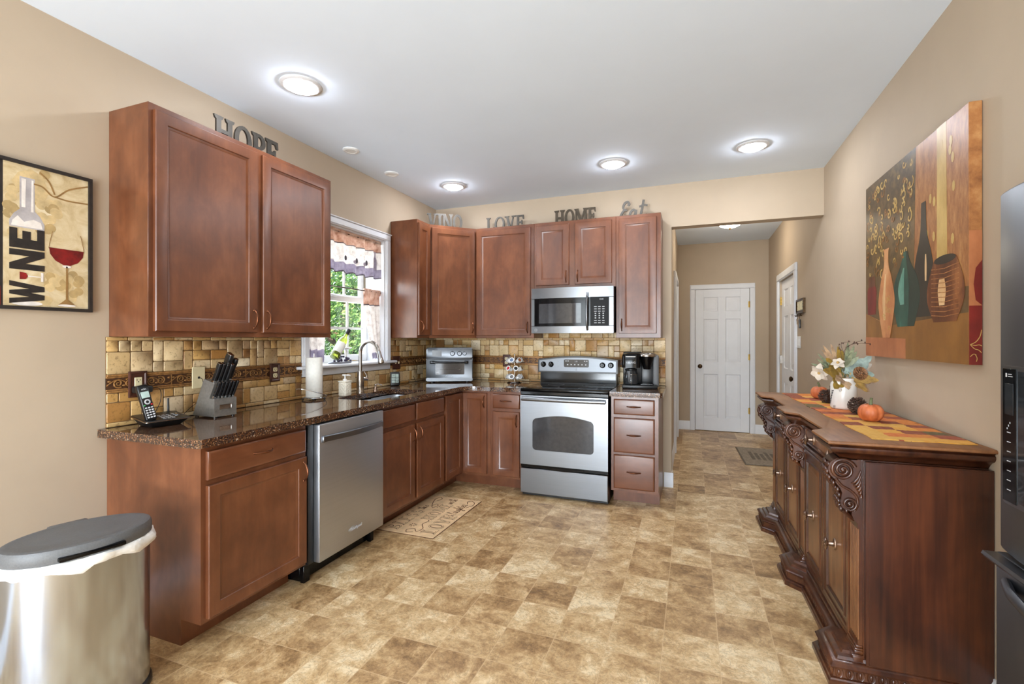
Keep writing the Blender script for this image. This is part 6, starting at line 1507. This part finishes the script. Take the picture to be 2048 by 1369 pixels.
# doors (two in each bay) and drawers
Mfs = frame3((BX, 0, 0), (0, 1, 0), (1, 0, 0), (0, 0, 1))       # x along the length, -y towards the room (-x)
def sb_knob(yc, z, out, parent, r=0.021):
    k = MB('antique_metal'); k.T = frame3((BX-out, yc, z), (0, 1, 0), (0, 0, 1), (-1, 0, 0))
    k.lathe([(0.02, 0), (0.018, 0.004), (0.008, 0.007), (0.006, 0.024), (0.010, 0.028), (0.019, 0.032), (0.021, 0.036), (0.015, 0.042), (0.002, 0.045)], 20, Matrix.Diagonal((0.85, 1.35, 1, 1)))
    for j in range(8): k.sphere((0.011*math.cos(j*PI/4), 0.016*math.sin(j*PI/4), 0.0405), 0.0035, 6, 4)
    k.build('knob', parent)
for y0, y1 in ((0.132, 0.848), (0.952, 1.668)):
    ym = (y0+y1)/2
    for a, c in ((y0+0.004, ym-0.002), (ym+0.002, y1-0.004)):
        m = MB('mahogany'); m.rects(a, c, 0.135, 0.738, [(0, -0.001), (0, -0.016), (0.004, -0.02), (0.02, -0.02), (0.024, -0.015), (0.046, -0.015), (0.05, -0.021), (0.058, -0.021), (0.062, -0.012)], Mfs)
        d = m.build('door', SB)
        m = MB('walnut_panel'); m.rects(a+0.0625, c-0.0625, 0.1975, 0.6755, [(0, -0.010), (0, -0.012), (0.004, -0.0125), (0.02, -0.018), (0.03, -0.018)], Mfs); m.build('panel', d)
        sb_knob((a+c)/2, 0.43, 0.0185, d)
    m = MB('mahogany'); m.rects(y0+0.004, y1-0.004, 0.772, 0.862, [(0, -0.001), (0, -0.012), (0.003, -0.016), (0.012, -0.016), (0.016, -0.010), (0.02, -0.010)], Mfs); dw = m.build('drawer', SB)
    m = MB('walnut_panel'); m.rects(y0+0.0245, y1-0.0245, 0.7925, 0.8415, [(0, -0.009), (0, -0.0105), (0.006, -0.013)], Mfs); m.build('panel', dw)
    for yk in (y0+0.17, y1-0.17): sb_knob(yk, 0.817, 0.0135, dw)
    m = MB('mahogany'); m.box(BX-0.024, BX, y0, y1, 0.745, 0.766, 0.006, 2); m.build('rail', SB); m = MB('mahogany'); m.box(BX-0.016, BX, y0, y1, 0.1045, 0.13, 0.004, 2); m.box(BX-0.024, BX, y0, y1, 0.086, 0.105, 0.005, 2); m.build('rail', SB)

# ---------------------------------------------------------------- on the sideboard
def onside(x, y, z=TOPZ): return mtx(SB) @ Vector((x, y, z))
t = NT('runner_cloth'); v = t.coord((1/0.083, 1/0.083, 1)); 
brk = t.n('ShaderNodeVectorMath', operation='ADD'); t.l(v, brk.inputs[0])
nz = t.n('ShaderNodeTexNoise', i_Scale=26.0, i_Detail=3.0); t.l(t.coord(), nz.inputs['Vector'])
sb2 = t.n('ShaderNodeVectorMath', operation='SCALE'); t.l(nz.outputs['Color'], sb2.inputs[0]); sb2.inputs['Scale'].default_value = 0.35; t.l(sb2.outputs[0], brk.inputs[1])
fl_ = t.n('ShaderNodeVectorMath', operation='FLOOR'); t.l(brk.outputs[0], fl_.inputs[0]); wz = t.n('ShaderNodeTexWhiteNoise', noise_dimensions='2D'); t.l(fl_.outputs[0], wz.inputs['Vector'])
cc = t.ramp(wz.outputs['Value'], [(0.0, (212, 122, 44)), (0.16, (226, 164, 62)), (0.34, (130, 40, 34)), (0.52, (224, 172, 78)), (0.66, (74, 70, 42)), (0.76, (214, 112, 48)), (0.9, (150, 54, 40))], 'CONSTANT')
n = t.noise(t.coord(), 55, 4); n4 = t.noise(t.coord(), 16, 5, 0.7)
dk = t.math('LESS_THAN', n4, 0.36); cc = t.mix(t.math('MULTIPLY', dk, 0.5), cc, lin((70, 56, 34)))
t.set(Base_Color=t.mix(0.15, cc, t.ramp(n, [(0.3, (150, 90, 50)), (0.7, (240, 214, 150))])), Roughness=0.9); t.bump(n, 0.2, 0.002)
m = MB('runner_cloth'); NX, NY = 10, 60; X0, X1, Y0, Y1 = -0.345, -0.018, 0.075, 1.735
vs = []; fs = []; rr_ = random.Random(2)
for side in (0, 1):
    for j in range(NY+1):
        for i in range(NX+1):
            x = X0+(X1-X0)*i/NX; y = Y0+(Y1-Y0)*j/NY
            wob = 0.0012*math.sin(j*0.9+i*0.4)*math.sin(i*0.8)+0.0012
            if j == 0 and side: wob += 0.001
            vs.append((x+(0.004*math.sin(j*0.5) if i in (0, NX) else 0), y+(0.005*math.sin(i*1.3) if j in (0, NY) else 0), (wob+0.0022) if side else 0.0003))
K = (NX+1)*(NY+1); w = NX+1
for j in range(NY):
    for i in range(NX): a = j*w+i; fs += [(a, a+w, a+w+1, a+1), (K+a, K+a+1, K+a+w+1, K+a+w)]
for i in range(NX): fs += [(i, i+1, K+i+1, K+i), (NY*w+i, K+NY*w+i, K+NY*w+i+1, NY*w+i+1)]
for j in range(NY): fs += [(j*w, K+j*w, K+j*w+w, j*w+w), (j*w+NX, j*w+w+NX, K+j*w+w+NX, K+j*w+NX)]
m.add(vs, fs); o = m.build('table_runner', smooth=50); o.location = onside(0, 0); o.rotation_euler.z = SB.rotation_euler.z
tag(o, 'autumn patchwork table runner in orange, gold and burgundy on the sideboard', 'table runner')
RZ = TOPZ+0.0048
def pumpkin(label, loc, R, H, seed):
    r = thing('pumpkin', label, 'pumpkin', loc, seed, 'small pumpkins on the runner'); m = MB('pumpkin'); n, k = 64, 18; vs = []; fs = []
    for j in range(k+1):
        t_ = j/k; ph = -PI/2+PI*t_
        for i in range(n):
            a = 2*PI*i/n; rib = 1-0.075*abs(math.cos(4*a))**6*math.cos(ph)**0.4
            rr = R*(math.cos(ph)**0.75 if 0 < j < k else 0.04)*rib; z = H/2+H/2*math.sin(ph)-(0.10*H*math.exp(-(rr/(0.35*R))**2) if t_ > 0.5 else -0.05*H*math.exp(-(rr/(0.35*R))**2))
            vs.append((rr*math.cos(a), rr*math.sin(a), z))
    z0 = min(v_[2] for v_ in vs); vs = [(x, y, z-z0) for x, y, z in vs]
    for j in range(k):
        for i in range(n): q = (i+1) % n; fs.append((j*n+i, j*n+q, (j+1)*n+q, (j+1)*n+i))
    fs.append(tuple(range(n-1, -1, -1))); fs.append(tuple(k*n+i for i in range(n))); m.add(vs, fs); m.build('flesh', r, smooth=70)
    m = MB('stem_green'); hz = H*0.9; m.tube(cat([(0, 0, hz-0.006), (0.001, 0, hz+0.008), (0.004, 0.003, hz+0.02), (0.009, 0.007, hz+0.028)], 4), [R*0.2, R*0.17, R*0.14, R*0.13, R*0.12, R*0.12, R*0.12, R*0.12, R*0.12, R*0.11, R*0.11, R*0.12, R*0.13], 7); m.build('stem', r)
def pinecone(name, label, M, R, H, mat_, seed, group=None, root_loc=None):
    r = thing(name, label, 'pinecone', root_loc, 0, group); r0 = random.Random(seed)
    m = MB(mat_); m.T = M; m.lathe([(0.004, 0.0), (R*0.42, H*0.12), (R*0.5, H*0.4), (R*0.3, H*0.75), (0.003, H*0.95)], 12); m.build('core', r)
    m = MB(mat_); m.T = M; N = 95
    for i in range(N):
        t_ = (i+0.5)/N; a = i*2.39996; rad = R*(math.sin(PI*(0.12+0.8*(1-t_)**1.1))**0.75); z = H*(0.05+0.88*t_); up = 0.1+0.9*t_; L_ = R*0.48*(1.05-0.35*t_); w_ = R*0.26*(1.1-0.5*t_)
        o_ = Vector((math.cos(a), math.sin(a), 0)); u = Vector((-math.sin(a), math.cos(a), 0)); d = (o_+Vector((0, 0, up-0.35))).normalized(); b = o_*max(0.0, rad-L_)+Vector((0, 0, z)); nn = d.cross(u)
        tip = b+d*L_
        m.add([b-u*w_*0.4-nn*0.001, b+u*w_*0.4-nn*0.001, tip+u*w_*0.8, tip-u*w_*0.8, b+nn*0.001, tip+d*0.003+nn*0.004, tip+nn*0.0035-u*w_*0.75, tip+nn*0.0035+u*w_*0.75], [(0, 1, 2, 3), (4, 6, 5), (4, 5, 7), (3, 2, 7, 5, 6), (0, 3, 6, 4), (1, 4, 7, 2)])
    m.build('scales', r, smooth=0); return r
pumpkin('larger orange pumpkin at the near end of the runner group', (0.79, 2.70, RZ), 0.052, 0.086, 0.4)
pumpkin('smaller orange pumpkin behind the white pitcher', (0.775, 3.60, RZ), 0.049, 0.084, 1.7)
pinecone('pinecone', 'brown pinecone between the white pitcher and the larger pumpkin', Matrix.Identity(4), 0.044, 0.082, 'cone_brown', 1, 'pinecones on the runner', (0.80, 2.93, RZ))
pinecone('pinecone', 'brown pinecone left of the white pitcher beside the smaller pumpkin', Matrix.Identity(4), 0.043, 0.076, 'cone_brown', 2, 'pinecones on the runner', (0.765, 3.385, RZ))
VP_ = Vector((0.792, 3.14, RZ))
r = thing('pitcher', 'white ceramic pitcher with black leaf sprigs on the runner', 'pitcher', VP_, math.radians(-20))
m = MB('ceramic'); m.lathe([(0.055, 0.0), (0.061, 0.004), (0.0625, 0.012), (0.0625, 0.128), (0.060, 0.142), (0.05, 0.152), (0.047, 0.16), (0.05, 0.17), (0.046, 0.17), (0.043, 0.16), (0.046, 0.15), (0.056, 0.138), (0.058, 0.1), (0.056, 0.02), (0.002, 0.014)], 40, cap=False)
m.build('body', r, smooth=60)
m = MB('ceramic'); m.tube(cat([(-0.012, -0.050, 0.162), (-0.014, -0.078, 0.165), (-0.014, -0.088, 0.14), (-0.012, -0.066, 0.112)], 6), 0.0085, 10, flat=1.2); m.build('handle', r)
m = MB('ink'); RR = 0.0629
def onv(a, z): return Vector((RR*math.cos(a), RR*math.sin(a), z))
for a0, z0, up_, nl in ((math.radians(198), 0.02, 1, 8), (math.radians(190), 0.125, -1, 6)):
    pts = [onv(a0+0.5*k/9*up_, z0+0.085*up_*k/9) for k in range(10)]; m.tube(pts, 0.0008, 4)
    for k in range(1, 9):
        for s in (-1, 1):
            c = pts[k]; q = onv(a0+0.5*k/9*up_+s*0.14, c.z+0.007); m.tube([c, (c+q)/2, q], [0.0006, 0.0024, 0.0006], 5)
for a0, z0 in ((math.radians(262), 0.105), (math.radians(318), 0.06), (math.radians(235), 0.012)):
    m.tube([onv(a0+0.085*math.cos(t_), z0+0.008*math.sin(t_)) for t_ in [k*0.5 for k in range(13)]], 0.0007, 4); m.tube([onv(a0+0.03*math.cos(t_), z0+0.003*math.sin(t_)) for t_ in [k*0.9 for k in range(7)]], 0.0007, 4)
m.build('leaf_print', r, smooth=0)
# artificial autumn stems in the pitcher: each stem is a thing
VT = VP_+Vector((0, 0, 0.165))
Rv = Vector((0.935, 0.3545, 0)); Fv = Vector((-0.3545, 0.935, 0)); Uv = Vector((0, 0, 1))
def D(r_, u_, f_=0.0): return Rv*r_+Uv*u_+Fv*f_
def leaf(mb, base, tip, w, nrm, lobes=0, curl=0.15):
    base, tip = Vector(base), Vector(tip); d = tip-base; L_ = d.length; d.normalize(); s = d.cross(Vector(nrm)).normalized(); n_ = s.cross(d).normalized(); N = 12; top_ = []; bot = []
    for i in range(N+1):
        t_ = i/N; ww = w*math.sin(PI*min(1, t_*0.94+0.05))**0.8
        if lobes: ww *= 0.55+0.45*abs(math.sin(PI*lobes*t_+0.3))**0.6
        c = base+d*L_*t_-n_*curl*L_*t_*t_
        top_ += [c-s*ww+n_*0.12*ww, c+n_*0.0006, c+s*ww+n_*0.12*ww]
    vs = top_+[v_-n_*0.0009 for v_ in top_]; K = len(top_); fs = []
    for i in range(N):
        a = i*3; fs += [(a, a+1, a+4, a+3), (a+1, a+2, a+5, a+4), (K+a, K+a+3, K+a+4, K+a+1), (K+a+1, K+a+4, K+a+5, K+a+2), (a, a+3, K+a+3, K+a), (a+2, K+a+2, K+a+5, a+5)]
    mb.add(vs, fs)
def stemthing(name, label, cat_): return thing(name, label, cat_, VP_, 0, 'artificial stems in the pitcher')
def stalk(r_, tip, mt='stem_green', rad=0.0022):
    m = MB(mt); tip = Vector(tip); m.tube(cat([Vector((0, 0, 0.03)), Vector((0, 0, 0.165))+Vector((tip.x*0.15, tip.y*0.15, 0)), tip*0.6+Vector((0, 0, 0.09)), tip], 4), rad, 6); m.build('stalk', r_)
def maple(label, tipdir, size, mt, nrm, up=0.16):
    r_ = stemthing('maple_sprig', label, 'leaf sprig'); b = Vector((0, 0, 0.17))+tipdir*0.30; stalk(r_, b)
    m = MB(mt); tdir = tipdir.normalized(); side = tdir.cross(nrm).normalized()
    for ang, k in ((0, 1.0), (0.75, 0.82), (-0.75, 0.82), (1.5, 0.55), (-1.5, 0.55)):
        d = tdir*math.cos(ang)+side*math.sin(ang); leaf(m, b, b+d*size*k, size*0.24, nrm, 2.5, 0.12)
    m.build('leaf', r_, smooth=50)
maple('ochre and olive maple leaf spreading left over the pitcher rim', D(-0.085, 0.03, -0.05), 0.155, 'leaf_olive', D(0.1, 0.5, -1))
maple('tan maple leaf drooping lowest on the left of the pitcher', D(-0.06, 0.002, -0.06), 0.115, 'leaf_tan', D(-0.1, 0.6, -1))
maple('ochre maple leaf drooping right over the pitcher rim', D(0.085, 0.0, -0.05), 0.13, 'leaf_ochre', D(0.2, 0.5, -1))
maple('tan maple leaf at the far lower right of the arrangement', D(0.14, -0.01, -0.03), 0.125, 'leaf_tan', D(0.2, 0.7, -1))
maple('blue-green maple leaf at the right of the arrangement', D(0.09, 0.085, -0.03), 0.145, 'leaf_blue', D(-0.1, 0.3, -1))
maple('pale cream maple leaf reaching farthest right', D(0.19, 0.095, 0.0), 0.12, 'petal', D(0.1, 0.5, -1))
def sprig(label, dirs, w, mt, name='leaf_sprig'):
    r_ = stemthing(name, label, 'leaf sprig'); b = Vector((0, 0, 0.17))+dirs[0]*0.3; stalk(r_, b); m = MB(mt)
    for d in dirs: leaf(m, b, Vector((0, 0, 0.17))+d, w, D(0, 0.5, -1), 0, 0.1)
    m.build('leaves', r_, smooth=50)
sprig('sage green long-leaved sprig pointing left', [D(-0.14, 0.06), D(-0.16, 0.085, 0.02), D(-0.15, 0.11, -0.02), D(-0.12, 0.14, 0.02), D(-0.10, 0.09, -0.03)], 0.012, 'leaf_sage')
sprig('grey-mauve dried bud sprig at the upper left', [D(-0.11, 0.16), D(-0.09, 0.185, 0.02), D(-0.085, 0.15, 0.03), D(-0.06, 0.19)], 0.013, 'leaf_tan')
sprig('broad olive leaf pair standing upright in the centre', [D(-0.035, 0.175, -0.02), D(-0.015, 0.16, -0.01)], 0.024, 'leaf_olive')
sprig('pale sage hanging sprig at the top centre', [D(0.02, 0.20, -0.02), D(0.045, 0.18, -0.03), D(0.065, 0.15, -0.02), D(0.015, 0.14, -0.05), D(0.05, 0.12, -0.05), D(0.0, 0.17, -0.04)], 0.013, 'leaf_sage')
r_ = stemthing('twig', 'thin dark berry twig arching right above the arrangement', 'twig'); m = MB('cone_brown')
for a in ([(0.0, 0.165), (-0.01, 0.25), (0.005, 0.335), (0.06, 0.362), (0.145, 0.362)], [(0.005, 0.335), (0.05, 0.365), (0.10, 0.378)], [(-0.01, 0.25), (-0.025, 0.32), (-0.035, 0.36)], [(0.0, 0.3), (-0.02, 0.36), (0.03, 0.372)]):
    pp = [Rv*x+Uv*z-Fv*0.01 for x, z in a]; cpts = cat(pp, 5); m.tube(cpts, 0.0012, 5)
    for k, q in enumerate(cpts[len(cpts)//2::2]): m.sphere(q+Vector((0.003*(-1)**k, 0, 0.005*(-1)**k)), (0.0035, 0.0035, 0.005), 6, 4)
m.build('branch', r_)
def flower(label, c, R, facing):
    r_ = stemthing('silk_flower', label, 'flower'); c = Vector((0, 0, 0.17))+c; stalk(r_, c); f = facing.normalized(); u = f.orthogonal().normalized(); v = f.cross(u); m = MB('petal')
    for k in range(10):
        a = k*2*PI/10; kk = 1.0 if k % 2 else 0.8; d = (u*math.cos(a)+v*math.sin(a))+f*(0.2 if k % 2 else 0.55); leaf(m, c, c+d*R*kk, R*0.42, f, 0, 0.45 if k % 2 else 0.1)
    m.build('petals', r_, smooth=50); m = MB('leaf_ochre'); m.sphere(c+f*0.006, 0.0075, 10, 8); m.build('centre', r_)
flower('cream silk flower drooping at the far left of the arrangement', D(-0.14, 0.03, -0.01), 0.05, D(-1.0, -0.5, -0.35))
flower('cream silk flower near the middle left of the arrangement', D(-0.065, 0.085, -0.05), 0.034, D(-0.5, 0.7, -0.5))
Mp = Matrix.Translation(D(0.012, 0.195, -0.085)) @ D(0.1, 0.35, -1).to_track_quat('Z', 'Y').to_matrix().to_4x4()
pinecone('pinecone_pick', 'tan pinecone nestled in the arrangement above the pitcher handle', Mp, 0.036, 0.045, 'cone_tan', 3, 'artificial stems in the pitcher', VP_)
